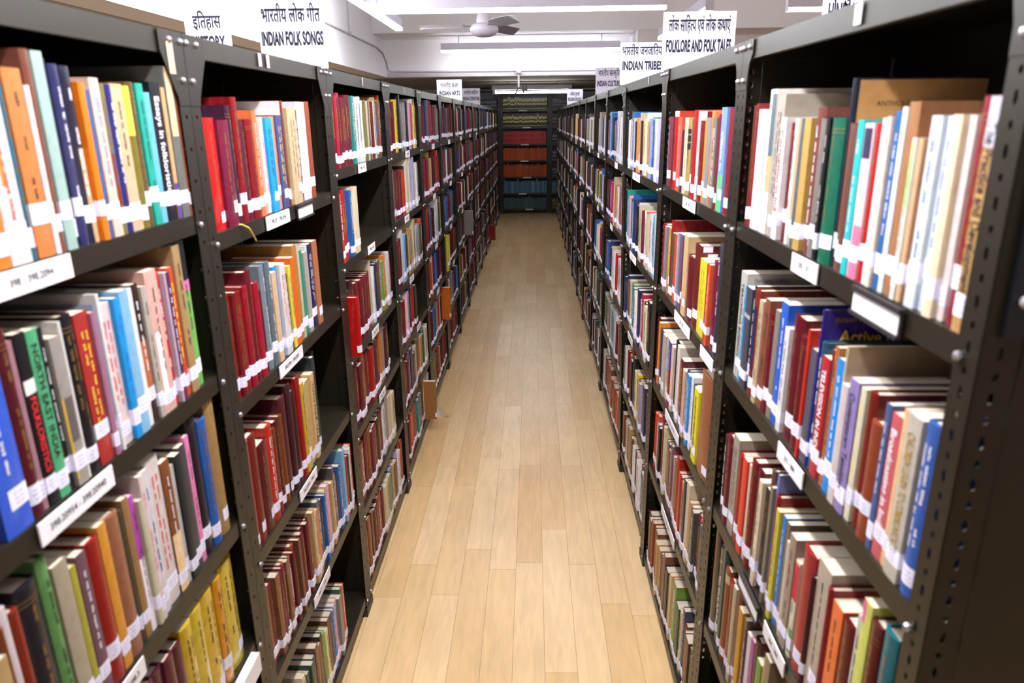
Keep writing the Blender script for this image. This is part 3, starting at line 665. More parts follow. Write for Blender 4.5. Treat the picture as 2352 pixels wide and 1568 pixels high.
ROWS = {  # shelf row -> (y, thickness, height, colour, kind, title, description)
 'L1a': [
  (0.8519, 0.0332, 0.250, 'e8862e', 'p', 'k', 'bright orange thick paperback with worn white spine edge'),
  (0.8851, 0.0386, 0.250, 'f0e2dc', 'p', 'r', 'white paperback with an orange strip down its spine'),
  (0.9237, 0.0155, 0.225, '2f6f88', 'h', 'g', 'teal blue hardback with faint gold lettering'),
  (0.9392, 0.0357, 0.244, 'd98445', 'p', 'k', 'faded orange book with a browned spine'),
  (0.9749, 0.0109, 0.224, 'efe6e4', 'p', '-', 'slim white pamphlet leaning on the faded orange book'),
  (0.9858, 0.0176, 0.270, '8b5344', 'h', '-', 'tall mauve brown hardback'),
  (1.0034, 0.0234, 0.269, 'a9c7be', 'p', '-', 'tall pale mint book with torn jacket'),
  (1.0268, 0.0138, 0.261, '1d1c33', 'h', '-', 'thin dark navy hardback'),
  (1.0407, 0.0215, 0.255, '37386b', 'j', 'w', 'navy book with white lettering under shiny plastic'),
  (1.0621, 0.0300, 0.254, '2b2a3f', 'j', 'w', 'dark navy book with a torn tan spine'),
  (1.0922, 0.0156, 0.233, 'ff8412', 'p', '-', 'bright orange slim paperback'),
  (1.1078, 0.0164, 0.223, '4a5f97', 'p', '-', 'slate blue slim book'),
  (1.1241, 0.0255, 0.241, 'ecd0bd', 'p', 'p', 'cream paperback with pink lettering'),
  (1.1496, 0.0141, 0.234, '87733f', 'p', 'b', 'olive brown book with dark red panel'),
  (1.1637, 0.0199, 0.233, '35357f', 'h', 'w', 'deep blue hardback with small white lettering'),
  (1.1836, 0.0341, 0.235, 'e2bd94', 'p', 'k', 'tan cream thick paperback'),
  (1.2177, 0.0198, 0.233, '8d7f2c', 'j', '-', 'olive book with a yellow top'),
  (1.2375, 0.0246, 0.240, '71572f', 'j', 'g', 'dull brown book wrapped in plastic'),
  (1.2621, 0.0234, 0.239, '1fae9a', 'p', 'k', 'sea green paperback with black lettering'),
  (1.2854, 0.0198, 0.225, '74bfe6', 'p', '-', 'light blue paperback'),
  (1.3052, 0.0367, 0.243, '16131d', 'p', 'T:Essays_in_folkloristics:w', 'black paperback titled in white, Essays in folkloristics'),
  (1.3419, 0.0143, 0.235, 'd7ab78', 'p', '-', 'tan book with a purple foot'),
  (1.3562, 0.0320, 0.272, '6f6f68', 'p', '-', 'torn grey and cream book'),
  (1.3882, 0.0153, 0.274, 'a4502c', 'h', '-', 'tall rust brown hardback against the post'),
 ],
 'L1b': [
  (0.7746, 0.0503, 0.245, '3a62d8', 'p', 'w', 'thick bright blue paperback with light blue edge'),
  (0.8248, 0.0254, 0.264, '5a1522', 'h', 'g', 'wide dark maroon hardback with gold lettering'),
  (0.8503, 0.0118, 0.243, 'b08089', 'p', '-', 'mottled pink and grey paperback'),
  (0.8621, 0.0214, 0.249, '17161c', 'p', 'T:FOLKLORISTICS:r:.64', 'black paperback titled in red, FOLKLORISTICS'),
  (0.8835, 0.0225, 0.247, '55b27c', 'p', 'T:NORTH_EAST_INDIA:k:.92', 'green paperback titled NORTH EAST INDIA'),
  (0.9060, 0.0134, 0.245, '201d22', 'p', 'w', 'thin black paperback with white lettering'),
  (0.9194, 0.0261, 0.226, 'a89f97', 'p', '-', 'grey paperback with a photograph and yellow edge'),
  (0.9455, 0.0072, 0.243, 'efe9e4', 'p', '-', 'thin white paperback'),
  (0.9527, 0.0317, 0.247, '1d1c20', 'h', 'g', 'black book with dull gold lettering'),
  (0.9844, 0.0354, 0.242, 'b8332f', 'p', 'y', 'red paperback with cream streaks'),
  (1.0199, 0.0131, 0.236, 'ad7590', 'p', '-', 'mottled pink and mauve paperback'),
  (1.0330, 0.0052, 0.245, '9db3ce', 'p', 'b', 'pale slate blue paperback'),
  (1.0382, 0.0083, 0.260, 'f2efee', 'p', '-', 'white slim paperback'),
  (1.0464, 0.0364, 0.239, 'f3d9d8', 'p', 'r', 'pale pink paperback with red lettering'),
  (1.0828, 0.0185, 0.242, '1ba0ec', 'p', 'b', 'vivid sky blue paperback'),
  (1.1013, 0.0257, 0.249, '8fc5ea', 'p', '-', 'soft light blue paperback'),
  (1.1270, 0.0200, 0.246, 'f4f1f0', 'p', '-', 'clean white paperback'),
  (1.1470, 0.0231, 0.249, '3b221d', 'p', 'w', 'dark paperback with an orange photograph'),
  (1.1702, 0.0167, 0.241, 'bfb5a8', 'p', 'k', 'grey cream worn paperback'),
  (1.1869, 0.0401, 0.263, 'eab7a9', 'p', 'k', 'pink paperback with a long white paper slip'),
  (1.2269, 0.0184, 0.253, 'e12c24', 'p', 'w', 'red paperback with white lettering'),
  (1.2453, 0.0080, 0.249, 'c5b7cc', 'p', '-', 'thin lavender book'),
  (1.2534, 0.0164, 0.248, '632a52', 'p', 'w', 'purple paperback with white lettering'),
  (1.2698, 0.0237, 0.253, 'e2552a', 'p', 'y', 'orange red paperback with yellow lettering'),
  (1.2934, 0.0282, 0.289, 'b39062', 'p', 'k', 'tan paperback with black lettering'),
  (1.3216, 0.0306, 0.298, '7fc05f', 'p', 'k', 'bright green paperback with black and pink top'),
 ],
 'L1c': [
  (0.6978, 0.0273, 0.220, 'c9bfa9', 'p', '-', 'cream worn book at the near end'),
  (0.7250, 0.0096, 0.254, '8d4b23', 'h', '-', 'rust brown hardback'),
  (0.7346, 0.0148, 0.274, 'e0d2d4', 'p', '-', 'thin pinkish white book'),
  (0.7494, 0.0207, 0.257, '8d2a1c', 'h', '-', 'brown red hardback with torn top'),
  (0.7701, 0.0437, 0.274, '23212b', 'h', 'g', 'thick black navy hardback with gold bands'),
  (0.8137, 0.0231, 0.291, '6aa05c', 'h', 'k', 'thick green hardback'),
  (0.8368, 0.0311, 0.266, 'b3a48d', 'p', '-', 'grey cream mottled book'),
  (0.8679, 0.0150, 0.243, 'b3ab3c', 'p', '-', 'yellow olive slim book'),
  (0.8829, 0.0242, 0.252, '75505f', 'p', 'w', 'purple grey paperback with white lettering'),
  (0.9071, 0.0333, 0.256, 'a3231c', 'h', '-', 'bold red hardback'),
  (0.9404, 0.0225, 0.266, 'e39a35', 'p', '-', 'orange yellow paperback'),
  (0.9629, 0.0400, 0.264, 'a46a4c', 'h', '-', 'pinkish brown hardback'),
  (1.0029, 0.0104, 0.257, '55503f', 'h', '-', 'dark grey cloth hardback'),
  (1.0133, 0.0190, 0.270, 'a27a49', 'p', '-', 'tan brown worn book'),
  (1.0323, 0.0167, 0.264, 'c754bd', 'p', 'k', 'magenta and white paperback'),
  (1.0490, 0.0133, 0.249, 'ccc7a6', 'p', '-', 'pale olive paperback'),
  (1.0623, 0.0137, 0.287, 'eed8d2', 'p', 'r', 'white paperback with faint red lettering'),
  (1.0760, 0.0222, 0.287, 'e8dee0', 'p', 'b', 'white paperback with faint blue lettering'),
  (1.0982, 0.0428, 0.296, 'eadcd6', 'p', 'r', 'thick white paperback with red lettering'),
  (1.1410, 0.0296, 0.271, '8a5026', 'p', 'w', 'tan book with a brown upper spine'),
  (1.1706, 0.0142, 0.251, 'cfc9c0', 'p', '-', 'slim pale grey book'),
  (1.1848, 0.0244, 0.264, '1f2a2e', 'p', '-', 'dark green and navy book'),
  (1.2092, 0.0280, 0.269, '4b4449', 'p', '-', 'charcoal paperback'),
  (1.2372, 0.0185, 0.278, 'f48cc0', 'p', 'k', 'hot pink slim paperback'),
  (1.2557, 0.0415, 0.304, '221c22', 'h', '-', 'black leather hardback'),
  (1.2972, 0.0364, 0.284, '2f63b4', 'h', 'g', 'royal blue hardback'),
  (1.3337, 0.0456, 0.321, 'ad8851', 'h', '-', 'thick golden tan hardback against the post'),
 ],
 'L1d': [
  (0.9711, 0.0352, 0.250, '6d2a30', 'h', '-', 'maroon mottled hardback at the end'),
  (1.0063, 0.0352, 0.250, '5d2430', 'h', '-', 'dark red mottled hardback with dark blotches'),
  (1.0415, 0.0322, 0.250, '6a2733', 'h', '-', 'red mottled hardback'),
  (1.0737, 0.0342, 0.250, '5a2230', 'h', '-', 'deep red mottled hardback beside the yellow books'),
  (1.1078, 0.0442, 0.262, 'dcb717', 'j', 'k', 'yellow jacketed book beside the mottled books'),
  (1.1521, 0.0513, 0.262, 'd8bb1c', 'j', 'k', 'yellow jacketed book, second of the yellow set'),
  (1.2034, 0.0560, 0.262, 'e0b821', 'j', 'k', 'yellow jacketed book with faded top'),
  (1.2594, 0.0349, 0.262, 'e69c14', 'j', 'k', 'orange yellow jacketed book'),
  (1.2944, 0.0693, 0.268, 'd6bb20', 'j', 'k', 'thick yellow jacketed book against the post'),
 ],
 'L2a': [
  (1.4995, 0.0717, 0.234, 'd0120e', 'h', 'g', 'wide bright red hardback with gold lines'),
  (1.5713, 0.0571, 0.229, '7c1a3c', 'h', 'g', 'crimson purple hardback with gold band'),
  (1.6283, 0.0273, 0.260, '43203a', 'h', 'g', 'dark plum hardback with gold band'),
  (1.6556, 0.0311, 0.278, '8e1420', 'h', 'g', 'tall red maroon hardback'),
  (1.6867, 0.0353, 0.230, '5e1d36', 'h', 'g', 'plum hardback with gold lettering'),
  (1.7220, 0.0431, 0.230, '8c141c', 'h', 'g', 'dark red hardback with gold lettering'),
  (1.7651, 0.0269, 0.251, 'ec7844', 'p', 'w', 'orange paperback'),
  (1.7919, 0.0317, 0.228, 'd6a98c', 'p', '-', 'tan slim book'),
  (1.8236, 0.0238, 0.235, 'f5dbe8', 'p', 'p', 'pinkish white paperback'),
  (1.8475, 0.0459, 0.233, '16a4e4', 'p', 'k', 'bright blue paperback with black lettering'),
  (1.8934, 0.0332, 0.237, 'f09467', 'p', '-', 'salmon orange slim paperback'),
  (1.9266, 0.0460, 0.240, '4a5287', 'p', 'y', 'slate blue book'),
  (1.9726, 0.0119, 0.277, '8a3a24', 'p', '-', 'tall thin rust book'),
  (1.9845, 0.0282, 0.233, '76834e', 'p', 'k', 'olive green slim book'),
  (2.0127, 0.0737, 0.258, 'd3b78f', 'p', 'k', 'thick beige paperback with black lettering'),
  (2.0864, 0.0294, 0.255, '55504e', 'p', 'w', 'dark grey patterned slim book'),
  (2.1157, 0.0796, 0.277, 'e3dde6', 'p', '-', 'tall white book'),
  (2.1953, 0.0446, 0.279, 'a14a2e', 'p', '-', 'tall rust brown book by the side panel'),
 ],
 'L2b': [
  (1.4921, 0.0367, 0.246, '8a1016', 'h', 'g', 'red hardback beside the post'),
  (1.5289, 0.0205, 0.242, '7e1a20', 'h', 'g', 'dark red hardback with gold lettering'),
  (1.5494, 0.0396, 0.239, '8c1b1b', 'h', 'g', 'wide red maroon hardback'),
  (1.5890, 0.0286, 0.245, 'a3122a', 'h', 'g', 'crimson hardback with gold band'),
  (1.6176, 0.0398, 0.273, '6c0f1e', 'h', 'g', 'tall maroon hardback'),
  (1.6573, 0.0311, 0.238, 'ad1230', 'h', '-', 'bright crimson hardback'),
  (1.6885, 0.0214, 0.211, '5e1024', 'h', '-', 'thin dark maroon hardback'),
  (1.7099, 0.0294, 0.270, '7d8c96', 'h', 'w', 'slate grey hardback'),
  (1.7392, 0.0304, 0.273, '64757a', 'h', 'w', 'blue grey hardback with white lettering'),
  (1.7696, 0.0315, 0.240, 'e6bd96', 'p', '-', 'tan paperback'),
  (1.8011, 0.0284, 0.249, '1b9eea', 'p', 'b', 'bright blue paperback'),
  (1.8295, 0.0422, 0.249, 'e8ddd8', 'p', 'r', 'white paperback with a red pattern'),
  (1.8717, 0.0263, 0.213, '17191c', 'p', 'w', 'thin black book'),
  (1.8980, 0.0225, 0.232, 'ecd953', 'p', 'k', 'yellow paperback with black lettering'),
  (1.9204, 0.0323, 0.250, 'ea6a18', 'p', '-', 'orange paperback with torn red top'),
  (1.9528, 0.0383, 0.278, 'b9803a', 'p', '-', 'tall thick tan brown book'),
  (1.9911, 0.0197, 0.273, 'c9baa0', 'p', '-', 'grey cream worn book'),
  (2.0108, 0.0354, 0.252, '1f8f6f', 'p', '-', 'green slim paperback'),
  (2.0462, 0.0314, 0.242, 'b0a9a0', 'p', '-', 'pale grey worn book'),
  (2.0776, 0.0161, 0.256, 'e4e0e6', 'p', '-', 'thin white paperback'),
  (2.0937, 0.0384, 0.257, '1b2350', 'p', 'w', 'navy paperback with white lettering'),
  (2.1321, 0.0457, 0.260, 'b9714d', 'p', '-', 'salmon brown tall book by the side panel'),
 ],
 'L2c': [
  (1.4852, 0.0293, 0.290, '8d4a45', 'h', '-', 'pinkish brown hardback beside the post'),
  (1.5144, 0.0477, 0.289, '7c2018', 'h', 'g', 'red brown hardback with gold bands'),
  (1.5621, 0.0629, 0.242, '5e0f18', 'h', 'g', 'wide dark maroon hardback'),
  (1.6250, 0.0419, 0.266, 'c9311f', 'h', 'w', 'orange red hardback'),
  (1.6669, 0.0218, 0.243, '8a3a1c', 'h', 'g', 'rust hardback'),
  (1.6886, 0.0314, 0.252, '571420', 'h', 'g', 'dark maroon hardback'),
  (1.7201, 0.0232, 0.256, '84401d', 'h', 'g', 'rust gold hardback'),
  (1.7432, 0.0482, 0.295, '5a1c26', 'h', '-', 'tall plum maroon hardback'),
  (1.7915, 0.0354, 0.314, '401522', 'h', '-', 'tall black maroon hardback with torn top'),
  (1.8269, 0.0368, 0.281, '4b1620', 'h', '-', 'slim dark maroon hardback'),
  (1.8636, 0.0327, 0.309, '9c1412', 'h', '-', 'tall red hardback'),
  (1.8964, 0.0281, 0.281, 'dfae1c', 'p', 'k', 'yellow paperback with black lettering'),
  (1.9245, 0.0196, 0.268, 'b8b088', 'p', '-', 'pale olive slim book'),
  (1.9441, 0.0453, 0.267, 'd8ab60', 'p', '-', 'tan paperback with torn top'),
  (1.9894, 0.0348, 0.275, 'e2bd83', 'p', 'T:TOTO_FOLK_TALES:k', 'cream paperback titled FOLK TALES'),
  (2.0242, 0.0230, 0.317, '27343a', 'p', '-', 'tall dark teal book'),
  (2.0472, 0.0182, 0.330, '14161b', 'h', '-', 'tall black book at the end'),
 ],
 'R1a': [
  (1.6467, 0.0207, 0.261, '6b2f1e', 'h', '-', 'mottled brown slim hardback beside the post'),
  (1.6247, 0.0220, 0.264, '8c1b2a', 'h', 'g', 'dark red slim hardback'),
  (1.5746, 0.0500, 0.252, 'f1ecef', 'p', '-', 'plain white paperback'),
  (1.5620, 0.0127, 0.248, 'e3e1ee', 'p', 'b', 'thin white paperback with a blue line'),
  (1.5212, 0.0407, 0.290, 'f4ebe6', 'p', 'k', 'tall white book with a picture cover'),
  (1.4751, 0.0462, 0.279, 'b3a89c', 'p', 'k', 'tall grey beige book'),
  (1.4458, 0.0292, 0.236, 'f6ecec', 'p', 'T:Corruption_in_India:r', 'white paperback titled in red, Corruption in India'),
  (1.4075, 0.0383, 0.226, '6d1a28', 'h', 'g', 'maroon hardback with gold lettering'),
  (1.3908, 0.0168, 0.234, 'efe3d8', 'p', 'k', 'cream slim paperback with small lettering'),
  (1.3712, 0.0196, 0.233, 'd8b183', 'p', '-', 'tan slim paperback'),
  (1.3521, 0.0190, 0.234, '5b6a6a', 'p', 'g', 'grey green slim book'),
  (1.3216, 0.0306, 0.235, 'c6a054', 'p', '-', 'mustard book'),
  (1.2839, 0.0377, 0.252, '7f4440', 'h', 'w', 'tall mauve brown hardback'),
  (1.2699, 0.0139, 0.236, '4c4146', 'p', '-', 'dark purple grey slim book'),
  (1.2483, 0.0217, 0.234, '7f776f', 'p', '-', 'mid grey book'),
  (1.2351, 0.0132, 0.235, '17171b', 'p', 'w', 'thin black paperback with white lettering'),
  (1.1852, 0.0500, 0.235, '146a52', 'h', 'g', 'wide dark green hardback with gold lettering'),
  (1.1724, 0.0128, 0.293, '24283a', 'h', '-', 'very tall dark navy book with a tan cover'),
  (1.1548, 0.0175, 0.227, '8b4a36', 'p', '-', 'reddish brown slim book'),
  (1.1299, 0.0249, 0.226, '6b4034', 'p', '-', 'dark brown slim book'),
  (1.1096, 0.0204, 0.232, '25c3c4', 'p', 'w', 'turquoise paperback with white lettering'),
  (1.0787, 0.0308, 0.228, 'f3d3e6', 'p', '-', 'white and pink paperback'),
  (1.0556, 0.0231, 0.228, 'c21d1e', 'h', 'g', 'red hardback with gold lettering'),
  (1.0383, 0.0173, 0.235, 'e3e9f2', 'p', '-', 'pale bluish white paperback'),
  (1.0263, 0.0120, 0.237, 'f0dccb', 'p', '-', 'cream slim paperback'),
  (1.0054, 0.0209, 0.244, '2a68ad', 'p', 'w', 'blue book with white lettering'),
  (0.9919, 0.0135, 0.249, 'eef0f5', 'p', '-', 'white slim paperback'),
  (0.9639, 0.0280, 0.255, 'a9744a', 'p', '-', 'tall brown book'),
  (0.9515, 0.0124, 0.211, 'efe9e0', 'p', 'g', 'white pamphlet with a green top'),
  (0.9395, 0.0121, 0.210, 'dcb285', 'p', '-', 'tan slim book'),
  (0.9277, 0.0118, 0.225, 'a01d3a', 'h', '-', 'thin crimson book'),
  (0.9032, 0.0245, 0.238, 'dfe7f0', 'p', 'b', 'white speckled paperback'),
  (0.8783, 0.0249, 0.237, 'dae4f2', 'p', 'b', 'pale blue white paperback'),
  (0.8580, 0.0203, 0.239, 'f3e0bd', 'p', '-', 'cream yellow paperback'),
  (0.8434, 0.0146, 0.238, 'f4e3e0', 'p', '-', 'pinkish white paperback'),
  (0.8127, 0.0307, 0.258, '8f1a2c', 'h', 'g', 'tall maroon hardback with gold lettering'),
  (0.7864, 0.0263, 0.257, 'c79a5e', 'p', 'T:The_Practice_and_Development:k', 'tan book with a silver grey top beside the post'),
 ],
 'R1b': [
  (1.6246, 0.0474, 0.258, 'c6c0ba', 'p', 'T:TEACHING_SCIENCE:k', 'tall grey book with TEACHING SCIENCE on its cover'),
  (1.6094, 0.0152, 0.233, '23b4ea', 'p', 'k', 'cyan blue slim paperback'),
  (1.5654, 0.0440, 0.235, '4b4a54', 'p', 'b', 'dark paperback with a photograph'),
  (1.5467, 0.0188, 0.246, '1d1f2a', 'p', 'w', 'black paperback with large white lettering'),
  (1.5149, 0.0318, 0.243, '8c2f22', 'h', '-', 'brick red book with a navy panel'),
  (1.4973, 0.0176, 0.217, 'ece0cf', 'p', '-', 'cream white slim book'),
  (1.4717, 0.0256, 0.231, 'c9b089', 'p', 'k', 'beige paperback with black lettering'),
  (1.4389, 0.0328, 0.241, '8e4c3c', 'p', 'k', 'mauve brown paperback'),
  (1.4114, 0.0275, 0.219, '701427', 'h', 'g', 'maroon slim hardback'),
  (1.3849, 0.0265, 0.232, '8b8378', 'p', '-', 'grey speckled slim book'),
  (1.3453, 0.0396, 0.256, '2d63cf', 'p', 'w', 'bright blue book with white script'),
  (1.3213, 0.0240, 0.215, 'eeeae8', 'p', 'k', 'white slim paperback'),
  (1.2651, 0.0562, 0.247, '671320', 'h', 'g', 'wide maroon hardback with gold lettering'),
  (1.2320, 0.0331, 0.223, '6b1c22', 'h', 'g', 'maroon hardback with torn edge'),
  (1.2215, 0.0105, 0.226, 'b89c2b', 'p', '-', 'thin yellow olive book'),
  (1.2118, 0.0097, 0.246, 'd93320', 'p', '-', 'orange red paperback with torn top'),
  (1.1842, 0.0277, 0.215, '5c5a68', 'p', '-', 'grey blue worn book'),
  (1.1777, 0.0065, 0.291, '35258f', 'p', '-', 'tall violet paperback with Active Learning on its cover'),
  (1.1594, 0.0183, 0.238, '2b5a78', 'h', 'w', 'teal blue hardback'),
  (1.1287, 0.0306, 0.219, 'c22a2e', 'p', 'T:TELEVISION_IN_INDIA:w', 'red paperback titled TELEVISION IN INDIA'),
  (1.1155, 0.0133, 0.239, '7e1f2b', 'p', '-', 'slim maroon book beside the television book'),
  (1.0997, 0.0158, 0.249, 'b3713a', 'p', 'k', 'orange brown patterned book'),
  (1.0721, 0.0276, 0.235, '1f8fe6', 'p', 'w', 'vivid blue paperback with white lettering'),
  (1.0641, 0.0080, 0.263, 'd0b48e', 'p', '-', 'thin tan book with torn top'),
  (1.0409, 0.0233, 0.205, 'dccbc6', 'p', '-', 'pinkish white book'),
  (1.0090, 0.0319, 0.223, '9a86c0', 'p', 'T:Contemporary_Television:k', 'lilac paperback titled Contemporary Television'),
  (0.9909, 0.0181, 0.220, 'e8e0c0', 'p', 'y', 'cream slim book with yellow lettering'),
  (0.9658, 0.0251, 0.221, '7c2216', 'h', '-', 'tall dark red brown hardback'),
  (0.9292, 0.0366, 0.187, '96452b', 'h', '-', 'rust brown hardback'),
  (0.9134, 0.0158, 0.227, '4a5f8f', 'p', 'w', 'navy and white paperback with orange top'),
  (0.8852, 0.0282, 0.220, 'd5626a', 'p', 'T:Broadcasting_in_India:w', 'pink paperback titled Broadcasting in India'),
  (0.8687, 0.0165, 0.237, 'efc18f', 'p', '-', 'pale orange paperback'),
  (0.8338, 0.0349, 0.239, 'c9bfae', 'p', 'T:CHILDREN_LEARN_TO_COMMUNICATE:o', 'beige paperback titled CHILDREN LEARN TO COMMUNICATE'),
  (0.7990, 0.0348, 0.244, '3e64b4', 'h', 'w', 'wide blue hardback beside the post'),
 ],
 'R1c': [
  (1.6471, 0.0227, 0.231, '5a3038', 'h', 'w', 'slim maroon book with white lettering'),
  (1.6085, 0.0386, 0.243, '6e1628', 'h', 'g', 'maroon hardback beside the post'),
  (1.5598, 0.0487, 0.261, 'a59a8a', 'p', 'k', 'tall grey cream book'),
  (1.5139, 0.0458, 0.236, '9e1a16', 'h', '-', 'red hardback'),
  (1.4824, 0.0316, 0.245, 'e2402a', 'p', '-', 'bright red orange paperback'),
  (1.4593, 0.0231, 0.243, 'dcc9b4', 'p', '-', 'cream torn book with curling top'),
  (1.4251, 0.0343, 0.270, '7a1f20', 'h', 'g', 'maroon hardback with a lighter spine'),
  (1.3868, 0.0383, 0.265, '571523', 'h', '-', 'dark maroon hardback'),
  (1.3639, 0.0229, 0.256, 'e7d2b2', 'p', 'k', 'cream paperback with black lettering'),
  (1.3374, 0.0265, 0.250, '1c1a1c', 'p', 'o', 'black paperback with orange lettering'),
  (1.3178, 0.0196, 0.306, '6d4a40', 'h', '-', 'mauve brown book'),
  (1.3061, 0.0117, 0.276, '87836f', 'p', '-', 'grey green slim book'),
  (1.2963, 0.0098, 0.310, '7f8dc8', 'p', '-', 'lavender blue thin book'),
  (1.2752, 0.0211, 0.270, '8a120f', 'h', '-', 'dark red hardback'),
  (1.2553, 0.0199, 0.251, 'd4c837', 'p', 'k', 'yellow slim paperback'),
  (1.2352, 0.0201, 0.249, '3f83d2', 'p', 'w', 'light blue paperback'),
  (1.2158, 0.0194, 0.246, '7d6a57', 'p', '-', 'taupe book'),
  (1.1956, 0.0202, 0.216, 'cdbca8', 'p', '-', 'slim grey cream book'),
  (1.1644, 0.0311, 0.246, 'a08b7b', 'p', 'k', 'tall taupe paperback with white pages'),
  (1.1426, 0.0218, 0.210, 'e4d5bd', 'p', 'k', 'cream book with red and green patches'),
  (1.0894, 0.0533, 0.257, 'aa2f30', 'h', '-', 'red book with a pink ribbon'),
  (1.0745, 0.0149, 0.228, '4c1020', 'h', '-', 'dark maroon slim hardback'),
  (1.0219, 0.0526, 0.273, 'bcab99', 'p', 'k', 'thick grey tan book with black lettering'),
  (1.0033, 0.0186, 0.255, '84181f', 'h', '-', 'red maroon hardback'),
  (0.9654, 0.0379, 0.244, 'f4783a', 'p', 'k', 'orange book with black script lettering'),
  (0.9235, 0.0419, 0.242, '651414', 'h', 'g', 'maroon hardback with white page tops'),
  (0.9024, 0.0211, 0.279, 'c9c8be', 'p', 'k', 'white paperback with green lettering'),
  (0.8767, 0.0257, 0.322, 'd9dd6c', 'p', '-', 'pale yellow book with a pink corner'),
  (0.8472, 0.0295, 0.308, '611713', 'h', 'g', 'brown maroon hardback'),
  (0.8101, 0.0371, 0.319, '1d6f78', 'h', 'g', 'teal hardback beside the post'),
 ],
 'R1d': [
  (1.6525, 0.0439, 0.324, '2b1f1b', 'j', 'r', 'black brown book wrapped in plastic'),
  (1.6090, 0.0436, 0.293, '3a2d2a', 'j', 'w', 'dark photographic book with white lettering'),
  (1.5876, 0.0214, 0.312, '4d5f55', 'p', '-', 'dark green flowered book'),
  (1.5519, 0.0357, 0.272, '8f4a26', 'h', '-', 'rust brown hardback with tape'),
  (1.5002, 0.0517, 0.262, '8c2b16', 'h', 'g', 'rust red hardback with gold edge'),
  (1.4757, 0.0245, 0.278, 'c0b49b', 'p', 'y', 'cream patterned slim book'),
  (1.4442, 0.0315, 0.299, '7a2f20', 'h', '-', 'brown red book'),
  (1.4140, 0.0302, 0.259, 'd79a17', 'p', '-', 'amber yellow book'),
  (1.3958, 0.0182, 0.252, '8d7358', 'p', '-', 'taupe slim book'),
  (1.3773, 0.0185, 0.231, '5b2031', 'h', 'w', 'thin dark maroon book with white lettering'),
  (1.3539, 0.0234, 0.242, 'eae6ee', 'p', '-', 'white slim paperback'),
  (1.3326, 0.0213, 0.245, 'b658a0', 'p', '-', 'magenta paperback'),
  (1.3019, 0.0307, 0.268, '5c2a25', 'h', '-', 'maroon brown book'),
  (1.2714, 0.0305, 0.236, '6fa13d', 'p', '-', 'grass green book'),
  (1.2469, 0.0245, 0.241, 'ebb437', 'p', '-', 'golden yellow book'),
  (1.2145, 0.0323, 0.295, '9c8468', 'p', '-', 'taupe book'),
 ],
 'R2a': [
  (2.6190, 0.0683, 0.240, '77343f', 'h', 'w', 'mauve maroon hardback beside the post'),
  (2.5354, 0.0836, 0.258, 'b01a17', 'h', '-', 'red hardback with white tape'),
  (2.5156, 0.0198, 0.258, 'c43a26', 'h', '-', 'thin orange red hardback'),
  (2.4532, 0.0624, 0.238, 'd85a48', 'p', 'w', 'coral paperback with white lettering'),
  (2.4165, 0.0367, 0.198, '4a1d3c', 'h', '-', 'plum slim book'),
  (2.3635, 0.0530, 0.237, 'e8cfa8', 'p', 'k', 'cream paperback with white lettering'),
  (2.3183, 0.0452, 0.236, 'a88c55', 'h', 'k', 'olive tan book with black panels'),
  (2.2844, 0.0339, 0.232, '7d3a45', 'h', 'g', 'mauve maroon slim hardback'),
  (2.2257, 0.0587, 0.259, 'ae1712', 'h', '-', 'tall bright red hardback'),
  (2.2055, 0.0202, 0.256, 'efe9f0', 'p', '-', 'thin white book'),
  (2.1393, 0.0661, 0.254, '80100f', 'h', 'g', 'dark red hardback with white tape'),
  (2.1068, 0.0325, 0.237, 'c8901a', 'p', '-', 'mustard slim book'),
  (2.0621, 0.0447, 0.237, '868b92', 'p', '-', 'grey book'),
  (2.0268, 0.0353, 0.254, 'f58648', 'p', '-', 'orange slim paperback'),
  (1.9838, 0.0430, 0.238, '7f7364', 'p', 'w', 'taupe slim book'),
  (1.9503, 0.0334, 0.246, '7c1a34', 'h', '-', 'maroon slim book'),
  (1.8970, 0.0533, 0.262, '7a9fe6', 'p', 'T:Village_in:w', 'light blue paperback titled Village in'),
  (1.8361, 0.0609, 0.261, '831b30', 'h', 'g', 'wide maroon hardback beside the near post'),
 ],
 'R2b': [
  (2.6406, 0.0601, 0.241, 'a0142c', 'h', '-', 'crimson hardback beside the post'),
  (2.6021, 0.0386, 0.239, '8e8a8c', 'p', 'k', 'grey slim paperback'),
  (2.5282, 0.0738, 0.238, 'bd9350', 'p', 'T:TRIBAL_SOCIETY:y', 'tan paperback titled in yellow, TRIBAL SOCIETY'),
  (2.4929, 0.0354, 0.276, '96121a', 'h', '-', 'tall red slim hardback'),
  (2.4585, 0.0344, 0.237, '4a5f45', 'p', 'k', 'dark green slim paperback'),
  (2.4217, 0.0367, 0.239, 'e4471c', 'p', '-', 'orange red paperback'),
  (2.3925, 0.0292, 0.248, 'b0a5b6', 'p', 'w', 'lavender grey slim book'),
  (2.3453, 0.0472, 0.249, '625a78', 'p', '-', 'slate purple book'),
  (2.3074, 0.0379, 0.234, '84181a', 'h', '-', 'red brown slim book'),
  (2.2478, 0.0596, 0.259, 'dcb98a', 'p', 'y', 'tan cream paperback'),
  (2.1607, 0.0871, 0.207, '6c1624', 'h', '-', 'dark maroon hardback'),
  (2.0887, 0.0720, 0.257, '6d231d', 'h', '-', 'tall brown maroon book with two white labels'),
  (2.0088, 0.0799, 0.225, 'f0e02e', 'p', 'k', 'bright yellow paperback with black lettering'),
  (1.9614, 0.0474, 0.224, 'b3140f', 'h', '-', 'glossy red hardback'),
  (1.9359, 0.0255, 0.232, 'df5a36', 'p', 'w', 'orange red slim book'),
  (1.8624, 0.0736, 0.247, '781634', 'h', '-', 'shiny maroon hardback with rounded spine'),
  (1.8337, 0.0286, 0.307, '3a3b48', 'h', 'w', 'dark grey book beside the near post'),
 ],
 'R2c': [
